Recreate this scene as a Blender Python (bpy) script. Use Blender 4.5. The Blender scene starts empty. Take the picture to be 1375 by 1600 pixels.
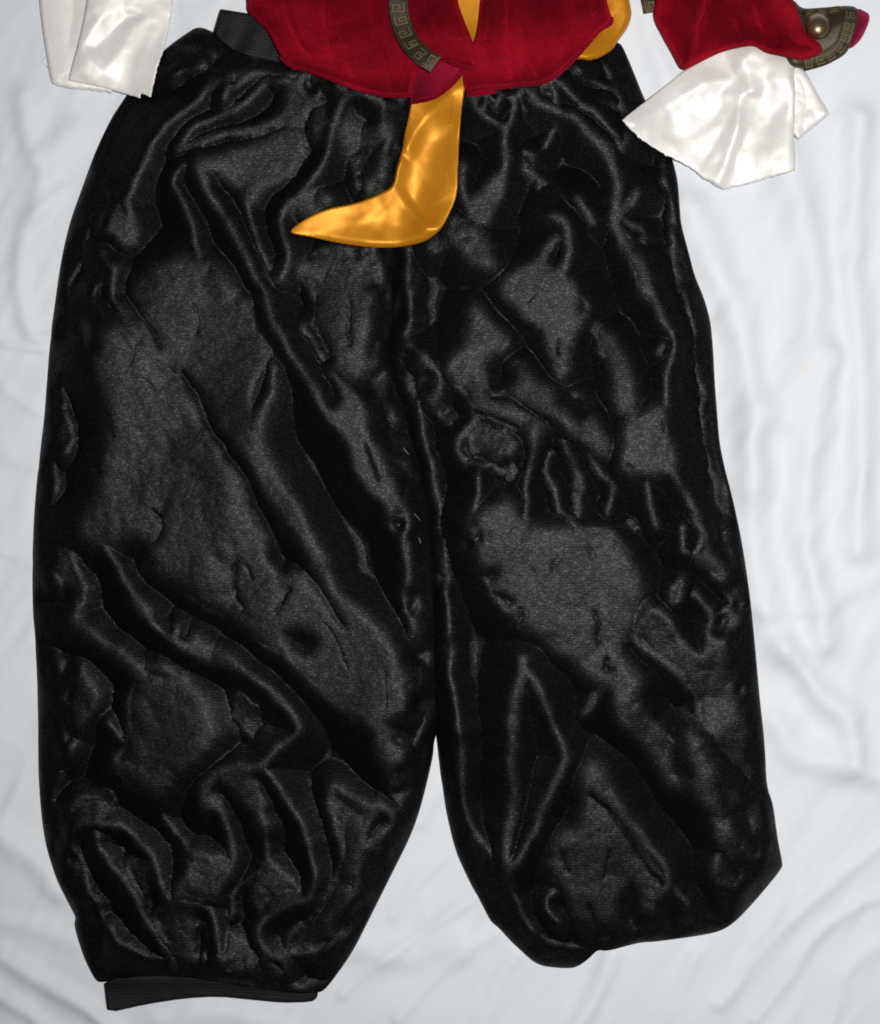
import bpy, math, random
import numpy as np

random.seed(7)
scene = bpy.context.scene
COL = scene.collection

# ------------------------------------------------------------------ camera, light, exposure
S = 0.00052                 # metres per trace unit (one unit = one photograph pixel on the bed)
CX, CY = 687.5, 800.0
D = 1.70                    # camera height above the bed

cam_data = bpy.data.cameras.new("camera")
cam = bpy.data.objects.new("camera", cam_data)
COL.objects.link(cam)
cam.location = (0, 0, D)
cam.rotation_euler = (0, 0, 0)
cam_data.sensor_fit = 'VERTICAL'
cam_data.sensor_height = 24.0
cam_data.lens = 24.0 * D / (1600 * S)
cam_data.clip_end = 50
scene.camera = cam

world = bpy.data.worlds.new("World")
scene.world = world
world.use_nodes = True
bg = world.node_tree.nodes["Background"]
bg.inputs[0].default_value = (0.72, 0.87, 1.0, 1)
bg.inputs[1].default_value = 0.055

LX, LY, LZ = 0.27, 0.10, 1.72        # the camera's flash, right of the lens
fl = bpy.data.lights.new("flash", 'SPOT')
fl.energy = 121
fl.color = (1.0, 0.985, 0.955)
fl.shadow_soft_size = 0.022
fl.spot_size = math.radians(82)
fl.spot_blend = 1.0
flo = bpy.data.objects.new("flash", fl)
COL.objects.link(flo)
flo.location = (LX, LY, LZ)
from mathutils import Vector
flo.rotation_euler = (Vector((0.24, 0.12, 0)) - Vector((LX, LY, LZ))).to_track_quat('-Z', 'Y').to_euler()

scene.view_settings.view_transform = 'Standard'
scene.view_settings.look = 'None'
scene.view_settings.exposure = 0.0
scene.view_settings.gamma = 1.0
scene.cycles.max_bounces = 6
scene.cycles.use_denoising = False
scene.cycles.filter_width = 1.8

# ------------------------------------------------------------------ helpers: noise, blur, raster
def vnoise(X, Y, scale, seed):
    r = np.random.RandomState(seed)
    n = 256
    lat = r.rand(n, n) * 2 - 1
    fx = X / scale + 71.3; fy = Y / scale + 37.7
    ix = np.floor(fx).astype(int); iy = np.floor(fy).astype(int)
    tx = fx - ix; ty = fy - iy
    tx = tx * tx * tx * (tx * (tx * 6 - 15) + 10); ty = ty * ty * ty * (ty * (ty * 6 - 15) + 10)
    a = lat[iy % n, ix % n]; b = lat[iy % n, (ix + 1) % n]
    c = lat[(iy + 1) % n, ix % n]; d = lat[(iy + 1) % n, (ix + 1) % n]
    return (a * (1 - tx) + b * tx) * (1 - ty) + (c * (1 - tx) + d * tx) * ty

def fbm(X, Y, scale, seed, octv=3):
    o = 0; a = 1.0; t = 0
    for k in range(octv):
        o = o + a * vnoise(X * (1 + .07 * k) + Y * .31 * k, Y - X * .27 * k, scale / 2 ** k, seed + k); t += a; a *= .5
    return o / t

def gblur(A, sig):
    if sig < .3: return A
    r = int(math.ceil(sig * 2.6)); k = np.exp(-.5 * (np.arange(-r, r + 1) / sig) ** 2); k /= k.sum()
    P = np.pad(A, ((r, r), (0, 0)), mode='edge'); O = np.zeros_like(A)
    for i, w in enumerate(k): O += w * P[i:i + A.shape[0]]
    P = np.pad(O, ((0, 0), (r, r)), mode='edge'); O = np.zeros_like(A)
    for i, w in enumerate(k): O += w * P[:, i:i + A.shape[1]]
    return O

def dilate(A, n):
    for _ in range(n):
        P = np.pad(A, 1, mode='edge')
        A = np.maximum.reduce([P[1:-1, 1:-1], P[:-2, 1:-1], P[2:, 1:-1], P[1:-1, :-2], P[1:-1, 2:]])
    return A

def bilin(A, gx, gy):
    ny, nx = A.shape
    gx = np.clip(gx, 0, nx - 1.001); gy = np.clip(gy, 0, ny - 1.001)
    ix = gx.astype(int); iy = gy.astype(int); tx = gx - ix; ty = gy - iy
    return (A[iy, ix] * (1 - tx) + A[iy, ix + 1] * tx) * (1 - ty) + (A[iy + 1, ix] * (1 - tx) + A[iy + 1, ix + 1] * tx) * ty

def crom(pts, closed=False, n=6):
    P = [np.array(p, float) for p in pts]; N = len(P)
    if N < 3 and not closed:
        return np.array(P)
    out = []
    for i in range(N if closed else N - 1):
        p1, p2 = P[i], P[(i + 1) % N]
        p0 = P[i - 1] if (closed or i > 0) else 2 * p1 - p2
        p3 = P[(i + 2) % N] if (closed or i + 2 < N) else 2 * p2 - p1
        for k in range(n):
            t = k / n
            out.append(.5 * ((2 * p1) + (p2 - p0) * t + (2 * p0 - 5 * p1 + 4 * p2 - p3) * t * t + (3 * p1 - p0 - 3 * p2 + p3) * t ** 3))
    if not closed: out.append(P[-1])
    return np.array(out)

def chaikin(pts, it=2, closed=True):
    P = np.array(pts, float)
    for _ in range(it):
        Q = np.roll(P, -1, 0)
        P = np.stack([.78 * P + .22 * Q, .22 * P + .78 * Q], 1).reshape(-1, 2)
    return P

def inside(poly, X, Y):
    P = np.asarray(poly, float); Q = np.roll(P, -1, 0)
    m = np.zeros(X.shape, bool)
    for (x1, y1), (x2, y2) in zip(P, Q):
        if y1 == y2: continue
        c = (y1 > Y) != (y2 > Y)
        m ^= c & (X < x1 + (Y - y1) * (x2 - x1) / (y2 - y1))
    return m

def pdist(pts, X, Y, closed=False, near=False):
    P = np.asarray(pts, float)
    d2 = np.full(X.shape, 1e12)
    NX = np.zeros(X.shape); NY = np.zeros(X.shape)
    n = len(P)
    for i in range(n if closed else n - 1):
        a = P[i]; b = P[(i + 1) % n]; v = b - a; L2 = v @ v
        if L2 < 1e-9: continue
        t = np.clip(((X - a[0]) * v[0] + (Y - a[1]) * v[1]) / L2, 0, 1)
        qx = a[0] + t * v[0]; qy = a[1] + t * v[1]
        q = (X - qx) ** 2 + (Y - qy) ** 2
        m = q < d2
        d2 = np.where(m, q, d2)
        if near: NX = np.where(m, qx, NX); NY = np.where(m, qy, NY)
    return (np.sqrt(d2), NX, NY) if near else np.sqrt(d2)

def sstep(x, a, b):
    t = np.clip((x - a) / (b - a), 0, 1); return t * t * (3 - 2 * t)

# ------------------------------------------------------------------ fold solver
# The flash sits beside the lens, so satin shines where it lies square to the camera and goes black where it tilts.
# Folds are therefore given as crests / level patches (value 1 = level, 0 = steep flank); heights follow from the slopes.
XH = .5 * LX / S * .9; YH = -.5 * LY / S      # where a surface square to flash and lens would face (trace units)

def paint(shapes, X0, Y0, step, nx, ny, base=0.0, tilt=.6, amp=0.0, seed=1, soft=1.0, lean=0.0):
    rs = np.random.RandomState(seed)
    L = np.full((ny, nx), base); O = np.zeros((ny, nx))
    for sh in shapes:
        kind, v, w, pts = sh[:4]
        lev = rs.uniform(0, amp) if len(sh) < 5 else sh[4]
        P = crom(pts, closed=(kind == 'p'))
        mg = (w * 1.6 + 8) if kind == 's' else (w * 3 * soft + 8)
        i0 = max(0, int((P[:, 0].min() - mg - X0) / step)); i1 = min(nx, int((P[:, 0].max() + mg - X0) / step) + 2)
        j0 = max(0, int((P[:, 1].min() - mg - Y0) / step)); j1 = min(ny, int((P[:, 1].max() + mg - Y0) / step) + 2)
        if i1 - i0 < 2 or j1 - j0 < 2: continue
        x, y = np.meshgrid(X0 + step * np.arange(i0, i1), Y0 + step * np.arange(j0, j1))
        if kind == 's':
            if len(P) == 1: d = np.hypot(x - P[0, 0], y - P[0, 1])
            else: d = pdist(P, x, y)
            wob = 1 + .25 * vnoise(x, y, 26, 5)
            a = np.exp(-(d / (w * .47 * wob)) ** 2 * 1.1)
            # taper the open ends
            t = np.zeros_like(a) + lev
        else:
            ar = math.sqrt(abs(np.sum(P[:, 0] * np.roll(P[:, 1], -1) - P[:, 1] * np.roll(P[:, 0], -1))) / 2)
            a = gblur(inside(P, x, y).astype(float), w * (1 + (soft - 1) * min(1, ar / 130)) / step)
            cx, cy = P.mean(0)
            gx = (cx - CX - XH) * S / D; gy = (cy - CY - YH) * S / D
            an = math.atan2(gy, gx) + rs.uniform(-.8, .8); gx -= lean * math.cos(an) / max(tilt, .01); gy -= lean * math.sin(an) / max(tilt, .01)
            t = lev - tilt * (gx * (x - cx) + gy * (y - cy))
        l = L[j0:j1, i0:i1]; o = O[j0:j1, i0:i1]
        L[j0:j1, i0:i1] = l * (1 - a) + v * a
        if v > .12: O[j0:j1, i0:i1] = o * (1 - a) + t * a
    return L, O

def eikonal(F, T, its):
    for k in range(its):
        P = np.pad(T, 1, mode='constant', constant_values=1e9)
        a = np.minimum(P[1:-1, :-2], P[1:-1, 2:]); b = np.minimum(P[:-2, 1:-1], P[2:, 1:-1])
        df = np.abs(a - b)
        one = np.minimum(a, b) + F
        two = .5 * (a + b + np.sqrt(np.maximum(2 * F * F - df * df, 0)))
        T = np.minimum(T, np.where(df >= F, one, two))
    return T

# ------------------------------------------------------------------ top-of-pile height map (trace units)
ZS = 4.0; ZX0 = -160.0; ZY0 = -160.0; ZNX = 430; ZNY = 490
ZGX, ZGY = np.meshgrid(ZX0 + ZS * np.arange(ZNX), ZY0 + ZS * np.arange(ZNY))
Z = np.zeros((ZNY, ZNX))
def zat(A, X, Y): return bilin(A, (X - ZX0) / ZS, (Y - ZY0) / ZS)

def unit(u, v, h):
    """trace position + height -> metres"""
    k = (D - h * S) / D
    return (u - CX) * S * k, (CY - v) * S * k, h * S

def new_obj(name, me, mat, parent):
    ob = bpy.data.objects.new(name, me)
    COL.objects.link(ob)
    if mat: me.materials.append(mat)
    if parent:
        ob.parent = parent
    return ob

def mesh_from(name, V, F, mat, parent, smooth=True):
    off = np.array(parent_loc(parent)) if parent else np.zeros(3)
    if isinstance(F, np.ndarray):       # faces look up
        q = np.asarray(V)[F[len(F) // 2]]
        if np.cross(q[1] - q[0], q[2] - q[0])[2] < 0: F = F[:, ::-1].copy()
    me = bpy.data.meshes.new(name)
    V = np.asarray(V, float) - off
    me.from_pydata(V.tolist(), [], [list(f) for f in F]) if not isinstance(F, np.ndarray) else fast_mesh(me, V, F)
    if smooth:
        me.polygons.foreach_set('use_smooth', np.ones(len(me.polygons), bool))
    me.update()
    return new_obj(name, me, mat, parent)

def parent_loc(o):
    L = np.zeros(3)
    while o is not None:
        L = L + np.array(o.location); o = o.parent
    return L

def fast_mesh(me, V, F):
    n = F.shape[1]
    me.vertices.add(len(V)); me.vertices.foreach_set('co', V.ravel())
    me.loops.add(F.size); me.loops.foreach_set('vertex_index', F.ravel().astype(np.int32))
    me.polygons.add(len(F)); me.polygons.foreach_set('loop_start', (np.arange(len(F)) * n).astype(np.int32))
    try: me.polygons.foreach_set('loop_total', np.full(len(F), n, np.int32))
    except Exception: pass
    me.update(calc_edges=True); me.validate()

def empty(name, u, v, label, cat, z=0.0):
    o = bpy.data.objects.new(name, None); COL.objects.link(o)
    o.empty_display_size = .02
    x, y, _ = unit(u, v, 0); o.location = (x, y, z)
    o['label'] = label; o['category'] = cat
    return o

def piece(name, poly, mat, parent, shapes=(), base=.0, step=2.5, H=30, smax=.75, off_amp=8, alpha_soft=1.0,
          wr=(.5, .18), edge=(12, 10), rise=1.0, gap=1.5, follow=9, thick=0.0, corner=2, its=200, hp=.6, extra=None,
          visible=None, seed=11, lthr=.16, sharp=1.2, tilt=.6, warp=3.0, mot=.22, reg=True, blurbase=5.0, lev_amp=0.0, groove=0.0, under=None, crest=0.0, pucker=0.0, hfield=None, lean=0.0, tuck=4.3):
    """one layer of cloth: outline, folds, rests on whatever lies below"""
    global Z
    P = chaikin(poly, corner)
    X0 = P[:, 0].min() - 2 * step; Y0 = P[:, 1].min() - 2 * step
    nx = int((P[:, 0].max() - X0) / step) + 4; ny = int((P[:, 1].max() - Y0) / step) + 4
    X, Y = np.meshgrid(X0 + step * np.arange(nx), Y0 + step * np.arange(ny))
    ins = inside(P, X, Y)
    # distance to the outline, coarse then interpolated
    cs = max(step, 4.0); VP = chaikin(visible, corner) if visible is not None else P
    cx, cy = np.meshgrid(np.arange(X0, X[0, -1] + 2 * cs, cs), np.arange(Y0, Y[-1, 0] + 2 * cs, cs))
    dc = pdist(VP, cx, cy, closed=True) * np.where(inside(VP, cx, cy), 1, -1)
    d = np.maximum(bilin(dc, (X - X0) / cs, (Y - Y0) / cs), 0)
    w1, h1 = edge; gv = None
    t = np.clip(d / w1, 0, 1)
    if pucker: rise = rise * (1 + pucker * fbm(X, Y, 42, seed + 55, 2)); h1 = h1 * (1 + pucker * fbm(X, Y, 30, seed + 57, 2))
    ep = h1 * np.sqrt(np.maximum(1 - (1 - t) ** 2, 0)) + rise * d
    if hfield is not None:
        h = hfield(X, Y) + wr[0] * fbm(X, Y, 30, seed + 21, 2) * 2
        h = np.minimum(h, ep + .4)
    elif shapes or base < 1:
        L, O = paint(shapes, X0, Y0, step, nx, ny, base, tilt, lev_amp, seed, alpha_soft, lean)
        wx = warp * (fbm(X, Y, 34, seed + 1, 2) + .55 * fbm(X, Y, 9, seed + 3, 2)); wy = warp * (fbm(X, Y, 34, seed + 5, 2) + .55 * fbm(X, Y, 9, seed + 7, 2))
        L = bilin(L, (X + wx - X0) / step, (Y + wy - Y0) / step)
        O = bilin(O, (X + wx - X0) / step, (Y + wy - Y0) / step)
        L = np.clip(L * (1 + mot * (fbm(X, Y, 26, seed + 9, 3) + .7 * fbm(X + .4 * Y, (Y - .4 * X) * .6, 70, seed + 15, 2))), 0, 1)
        lev = np.clip(L / .5, 0, 1)
        F = (.05 + (smax - .05) * (1 - lev) ** 1.3) * step
        off = off_amp * (1 + fbm(X, Y, 150, seed + 13, 2)) + O + np.maximum(.42 - L, 0) * 26
        T = np.where(L > lthr, np.maximum(off, H - ep * .92), 1e6)
        T = np.where(ins, T, 1e6)
        T = eikonal(F, T, its)
        h = H - np.minimum(T, 5 * H)
        if groove > 0:
            lap = np.zeros_like(h)
            lap[1:-1, 1:-1] = (np.maximum(h[1:-1, :-2] + h[1:-1, 2:], h[:-2, 1:-1] + h[2:, 1:-1]) - 2 * h[1:-1, 1:-1]) / step
            val = sstep(lap, .35, .9) * (L < .3)
            gv = groove * val
        if hp > 0:
            m = ins.astype(float); q = 5
            hs = (h * m)[::q, ::q]; ms = m[::q, ::q]
            lp = gblur(hs, 75 / (step * q)) / np.maximum(gblur(ms, 75 / (step * q)), .02)
            lp = bilin(lp, np.arange(nx)[None, :] / q + 0 * Y, np.arange(ny)[:, None] / q + 0 * X)
            hm = (h * m).sum() / m.sum()
            h = h - hp * (lp - hm)
        crk = 1 - 2 * np.abs(fbm(X * .8 + .5 * Y, Y * .75 - .35 * X, 38, seed + 41, 3)) ** .8
        h = h + (wr[0] * (fbm(X, Y, 34, seed + 21, 3) * 2 + 0.6 * crk) + wr[1] * fbm(X, Y, 11, seed + 31, 2) * 2) * np.clip(lev, .25, 1) * np.clip(1.25 - L, .35, 1)
        h = np.where(h < 8, 8 * np.exp(np.minimum(h - 8, 0) / 16), h)
        k = 4.0
        h = -k * np.log(np.exp(-np.minimum(h, 200) / k) + np.exp(-np.minimum(ep + .2, 200) / k)) + k * math.log(2) * np.exp(-d / 8)
        h = np.minimum(h, ep + .3 + 0 * h)
        h = np.maximum(h, 0.0)
    else:
        h = np.minimum(H, ep)
        h = h + wr[0] * fbm(X, Y, 30, seed + 21, 2) * 2
    if extra is not None: h = h + extra(X, Y, d)
    if crest > 0: h = np.minimum(h, gblur(h, crest / step) + .15)      # crests rounded, valleys left as sharp tucks
    h = gblur(h, sharp / step)
    if gv is not None: h = h - gv * np.clip(h / 10, 0, 1)
    ZB = Z if under is None else under
    lo = zat(gblur(dilate(ZB, int(round(follow / ZS))), blurbase), X, Y) if follow > 0 else zat(ZB, X, Y)
    zz = lo + gap + h
    # mesh: cells touching the inside, outer corners pulled on to the outline
    keep = ins[:-1, :-1] | ins[1:, :-1] | ins[:-1, 1:] | ins[1:, 1:]
    used = np.zeros_like(ins); used[:-1, :-1] |= keep; used[1:, :-1] |= keep; used[:-1, 1:] |= keep; used[1:, 1:] |= keep
    VX = X.copy(); VY = Y.copy()
    if gv is not None:      # the bottom of each tuck slips under the flank beside it, so no valley floor shows
        def side(A, ax):
            f = np.zeros_like(A); b_ = np.zeros_like(A); c_ = np.gradient(A, axis=ax); dd = np.diff(A, axis=ax)
            if ax == 1: f[:, :-1] = dd; b_[:, 1:] = dd
            else: f[:-1] = dd; b_[1:] = dd
            w = sstep(f - b_, .22 * step, .55 * step)
            return (c_ * (1 - w) + b_ * w) / step, w
        GX, w_x = side(zz, 1); GY, w_y = side(zz, 0)
        inn = sstep(d, 3, 8)
        VX = VX + tuck * np.minimum(1, 1.5 * gblur(w_x, .8)) * inn; VY = VY + tuck * np.minimum(1, 1.5 * gblur(w_y, .8)) * inn
    out = used & ~ins
    _, qx, qy = pdist(P, X[out], Y[out], closed=True, near=True)
    VX[out] = qx; VY[out] = qy
    idx = -np.ones(ins.shape, int); idx[used] = np.arange(used.sum())
    jj, ii = np.nonzero(keep)
    Fc = np.stack([idx[jj, ii], idx[jj + 1, ii], idx[jj + 1, ii + 1], idx[jj, ii + 1]], 1)
    x, y, z = unit(VX[used], VY[used], zz[used])
    ob = mesh_from(name, np.stack([x, y, z], 1), Fc, mat, parent)
    if gv is not None:
        N = np.stack([-GX[used], GY[used], np.ones(used.sum())], 1); N /= np.linalg.norm(N, axis=1)[:, None]
        ob.data.normals_split_custom_set_from_vertices(N.tolist())
    if thick > 0:
        md = ob.modifiers.new("thickness", 'SOLIDIFY'); md.thickness = thick; md.offset = -1
    if reg:
        mz = inside(P, ZGX, ZGY)
        v = bilin(zz, (ZGX - X0) / step, (ZGY - Y0) / step)
        Z = np.where(mz, np.maximum(Z, v), Z)
    return ob

# ------------------------------------------------------------------ materials
def mat_base(name):
    m = bpy.data.materials.new(name); m.use_nodes = True
    nt = m.node_tree; b = nt.nodes["Principled BSDF"]
    return m, nt, b

def node(nt, typ, **kw):
    n = nt.nodes.new(typ)
    for k, v in kw.items():
        if k.startswith('i_'):
            key = k[2:]; n.inputs[int(key) if key.isdigit() else key.replace('_', ' ')].default_value = v
        else: setattr(n, k, v)
    return n

def weave_bump(nt, b, line=4.2, grain=2.2, s_line=.25, s_grain=.5, ang=0.0, dist=.0004):
    tc = node(nt, 'ShaderNodeTexCoord')
    mp = node(nt, 'ShaderNodeMapping'); mp.inputs['Rotation'].default_value = (0, 0, ang)
    nt.links.new(tc.outputs['Object'], mp.inputs[0])
    wv = node(nt, 'ShaderNodeTexWave', wave_type='BANDS', bands_direction='Y')
    wv.inputs['Scale'].default_value = 1 / (line * S) * .314159 ; wv.inputs['Distortion'].default_value = 1.2
    wv.inputs['Detail'].default_value = 1.5; wv.inputs['Detail Scale'].default_value = 2.0
    nt.links.new(mp.outputs[0], wv.inputs[0])
    nz = node(nt, 'ShaderNodeTexNoise'); nz.inputs['Scale'].default_value = 1 / (grain * S); nz.inputs['Detail'].default_value = 2.0
    m2 = node(nt, 'ShaderNodeMapping'); m2.inputs['Scale'].default_value = (.7, 1.1, 1)      # threads run across
    nt.links.new(mp.outputs[0], m2.inputs[0]); nt.links.new(m2.outputs[0], nz.inputs[0])
    b1 = node(nt, 'ShaderNodeBump'); b1.inputs['Strength'].default_value = s_line; b1.inputs['Distance'].default_value = dist
    nt.links.new(wv.outputs['Fac'], b1.inputs['Height'])
    b2 = node(nt, 'ShaderNodeBump'); b2.inputs['Strength'].default_value = s_grain; b2.inputs['Distance'].default_value = dist
    nt.links.new(nz.outputs['Fac'], b2.inputs['Height']); nt.links.new(b1.outputs[0], b2.inputs['Normal'])
    nt.links.new(b2.outputs[0], b.inputs['Normal'])
    return mp, m2

def satin(name, col, rough, spec, metal=0.0, line=4.2, s_line=.25, s_grain=.5, ang=0.0, tint=(1, 1, 1), sheen=0.0, vary=.12, grain=2.2, glint=0.0):
    m, nt, b = mat_base(name)
    mp, m2 = weave_bump(nt, b, line=line, s_line=s_line, s_grain=s_grain, ang=ang, grain=grain)
    b.inputs['Roughness'].default_value = rough
    b.inputs['Specular IOR Level'].default_value = spec
    b.inputs['Specular Tint'].default_value = (*tint, 1)
    b.inputs['Metallic'].default_value = metal
    b.inputs['Sheen Weight'].default_value = sheen
    if glint > 0:       # single threads catch more or less light
        vo = node(nt, 'ShaderNodeTexVoronoi'); vo.inputs['Scale'].default_value = 1 / (1.9 * S)
        nt.links.new(m2.outputs[0], vo.inputs['Vector'])
        sp = node(nt, 'ShaderNodeSeparateColor'); nt.links.new(vo.outputs['Color'], sp.inputs[0])
        pw = node(nt, 'ShaderNodeMath', operation='POWER'); pw.inputs[1].default_value = 4.0
        nt.links.new(sp.outputs[0], pw.inputs[0])
        ma = node(nt, 'ShaderNodeMath', operation='MULTIPLY_ADD'); ma.inputs[1].default_value = spec * glint; ma.inputs[2].default_value = spec * max(.1, 1 - glint / 6)
        nt.links.new(pw.outputs[0], ma.inputs[0]); nt.links.new(ma.outputs[0], b.inputs['Specular IOR Level'])
    n2 = node(nt, 'ShaderNodeTexNoise'); n2.inputs['Scale'].default_value = 90; n2.inputs['Detail'].default_value = 4
    nt.links.new(mp.outputs[0], n2.inputs[0])
    mx = node(nt, 'ShaderNodeMix', data_type='RGBA')
    mx.inputs['A'].default_value = (*[c * (1 - vary) for c in col], 1); mx.inputs['B'].default_value = (*[min(1, c * (1 + vary)) for c in col], 1)
    nt.links.new(n2.outputs['Fac'], mx.inputs['Factor']); nt.links.new(mx.outputs['Result'], b.inputs['Base Color'])
    return m

def velvet(name, col, sheen_col, sheen=.6, grain=5.0):
    m, nt, b = mat_base(name)
    tc = node(nt, 'ShaderNodeTexCoord')
    n1 = node(nt, 'ShaderNodeTexNoise'); n1.inputs['Scale'].default_value = 1 / (grain * S); n1.inputs['Detail'].default_value = 3
    n2 = node(nt, 'ShaderNodeTexNoise'); n2.inputs['Scale'].default_value = 24; n2.inputs['Detail'].default_value = 5; n2.inputs['Distortion'].default_value = .6
    nt.links.new(tc.outputs['Object'], n1.inputs[0]); nt.links.new(tc.outputs['Object'], n2.inputs[0])
    ad = node(nt, 'ShaderNodeMath', operation='MULTIPLY_ADD'); ad.inputs[1].default_value = .5
    nt.links.new(n1.outputs['Fac'], ad.inputs[0]); nt.links.new(n2.outputs['Fac'], ad.inputs[2])
    cr = node(nt, 'ShaderNodeMapRange'); cr.inputs[1].default_value = .45; cr.inputs[2].default_value = 1.05
    nt.links.new(ad.outputs[0], cr.inputs[0])
    # pile: dark looking into it, bright where it is seen from the side
    bp = node(nt, 'ShaderNodeBump'); bp.inputs['Strength'].default_value = .45; bp.inputs['Distance'].default_value = .0006
    nt.links.new(n1.outputs['Fac'], bp.inputs['Height'])
    lw = node(nt, 'ShaderNodeLayerWeight'); lw.inputs['Blend'].default_value = .5; nt.links.new(bp.outputs[0], lw.inputs['Normal'])
    mr = node(nt, 'ShaderNodeMapRange'); mr.inputs[1].default_value = .02; mr.inputs[2].default_value = .34
    nt.links.new(lw.outputs['Facing'], mr.inputs[0])
    m0 = node(nt, 'ShaderNodeMix', data_type='RGBA')
    m0.inputs['A'].default_value = (*col, 1); m0.inputs['B'].default_value = (*[min(1, c * 2.9 + .003) for c in col], 1)
    nt.links.new(mr.outputs[0], m0.inputs['Factor'])
    mx = node(nt, 'ShaderNodeMix', data_type='RGBA', blend_type='MULTIPLY'); mx.inputs['Factor'].default_value = 1
    cc = node(nt, 'ShaderNodeCombineColor')
    m3 = node(nt, 'ShaderNodeMapRange'); m3.inputs[3].default_value = .42; m3.inputs[4].default_value = 1.45
    nt.links.new(cr.outputs[0], m3.inputs[0])
    for k in range(3): nt.links.new(m3.outputs[0], cc.inputs[k])
    nt.links.new(m0.outputs['Result'], mx.inputs['A']); nt.links.new(cc.outputs[0], mx.inputs['B']); nt.links.new(mx.outputs['Result'], b.inputs['Base Color'])
    b.inputs['Roughness'].default_value = .75; b.inputs['Specular IOR Level'].default_value = .04
    b.inputs['Sheen Weight'].default_value = sheen; b.inputs['Sheen Tint'].default_value = (*sheen_col, 1); b.inputs['Sheen Roughness'].default_value = .35
    nt.links.new(bp.outputs[0], b.inputs['Normal'])
    return m

def metal(name, col, rough=.35, metallic=.9, bump=.3):
    m, nt, b = mat_base(name)
    tc = node(nt, 'ShaderNodeTexCoord')
    n1 = node(nt, 'ShaderNodeTexNoise'); n1.inputs['Scale'].default_value = 600; n1.inputs['Detail'].default_value = 4
    nt.links.new(tc.outputs['Object'], n1.inputs[0])
    mx = node(nt, 'ShaderNodeMix', data_type='RGBA')
    mx.inputs['A'].default_value = (*[c * .55 for c in col], 1); mx.inputs['B'].default_value = (*[min(1, c * 1.4) for c in col], 1)
    nt.links.new(n1.outputs['Fac'], mx.inputs['Factor']); nt.links.new(mx.outputs['Result'], b.inputs['Base Color'])
    b.inputs['Metallic'].default_value = metallic; b.inputs['Roughness'].default_value = rough
    bp = node(nt, 'ShaderNodeBump'); bp.inputs['Strength'].default_value = bump; bp.inputs['Distance'].default_value = .0004
    nt.links.new(n1.outputs['Fac'], bp.inputs['Height']); nt.links.new(bp.outputs[0], b.inputs['Normal'])
    return m

M = {}
M['black_satin'] = satin('black_satin', (.0015, .0015, .0016), .48, .185, line=4.3, s_line=.08, s_grain=.52, grain=2.2, glint=1.5)
M['black_elastic'] = satin('black_elastic', (.0030, .0031, .0031), .62, .24, line=3.0, s_line=.05, s_grain=.5)
M['gold_satin'] = satin('gold_satin', (.52, .195, .008), .43, .65, metal=.22, line=3.0, s_line=.01, s_grain=.10, tint=(1, .72, .28), vary=.07)
M['white_satin'] = satin('white_satin', (.84, .815, .785), .50, .5, metal=.17, line=3.4, s_line=.10, s_grain=.22, ang=1.35, vary=.05, glint=.0)
M['white_satin_flare'] = satin('white_satin_flare', (.80, .775, .75), .47, .5, metal=.17, line=3.4, s_line=.10, s_grain=.22, ang=.5, vary=.05, glint=.0)
M['red_velvet'] = velvet('red_velvet', (.105, .0006, .0040), (.75, .01, .05), .25)
M['red_hem'] = velvet('red_hem', (.098, .001, .0058), (.85, .05, .11), .25, 3.0)
M['pink_facing'] = velvet('pink_facing', (.125, .0025, .011), (.85, .12, .2), .25, 3.0)
M['magenta_velvet'] = velvet('magenta_velvet', (.12, .006, .024), (.7, .1, .2), .3, 3.0)
M['braid_ground'] = metal('braid_ground', (.04, .030, .014), .5, .35, .6)
M['braid_key'] = metal('braid_key', (.19, .14, .06), .45, .5, .6)
M['bronze'] = metal('bronze', (.30, .22, .125), .36, .9, .10)
M['red_thread'] = velvet('red_thread', (.26, .005, .02), (.8, .06, .13), .3, 2.0)
M['grey_thread'] = satin('grey_thread', (.10, .10, .105), .5, .6)
M['white_thread'] = satin('white_thread', (.75, .75, .76), .5, .4)
M['dark_gold'] = satin('dark_gold', (.30, .10, .008), .5, .3)

from mathutils.geometry import delaunay_2d_cdt
def facets(ctrl, soft, step_hint=1.6):
    """folded cloth as flat facets between height points"""
    pts = [Vector((u, v)) for u, v, h in ctrl]
    res = delaunay_2d_cdt(pts, [], [], 0, .01)
    vv = np.array([(p.x, p.y) for p in res[0]]); hh = np.array([ctrl[o[0]][2] for o in res[3]], float)
    def f(X, Y):
        H = np.zeros(X.shape); best = np.full(X.shape, -1e9)
        for t in res[2]:
            (x1, y1), (x2, y2), (x3, y3) = vv[list(t)]
            dt = (y2 - y3) * (x1 - x3) + (x3 - x2) * (y1 - y3)
            if abs(dt) < 1e-6: continue
            a_ = ((y2 - y3) * (X - x3) + (x3 - x2) * (Y - y3)) / dt; b_ = ((y3 - y1) * (X - x3) + (x1 - x3) * (Y - y3)) / dt; c_ = 1 - a_ - b_
            m = np.minimum(np.minimum(a_, b_), c_)
            w = m > best
            H = np.where(w, a_ * hh[t[0]] + b_ * hh[t[1]] + c_ * hh[t[2]], H); best = np.maximum(best, m)
        return gblur(H, soft / step_hint)
    return f
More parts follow.
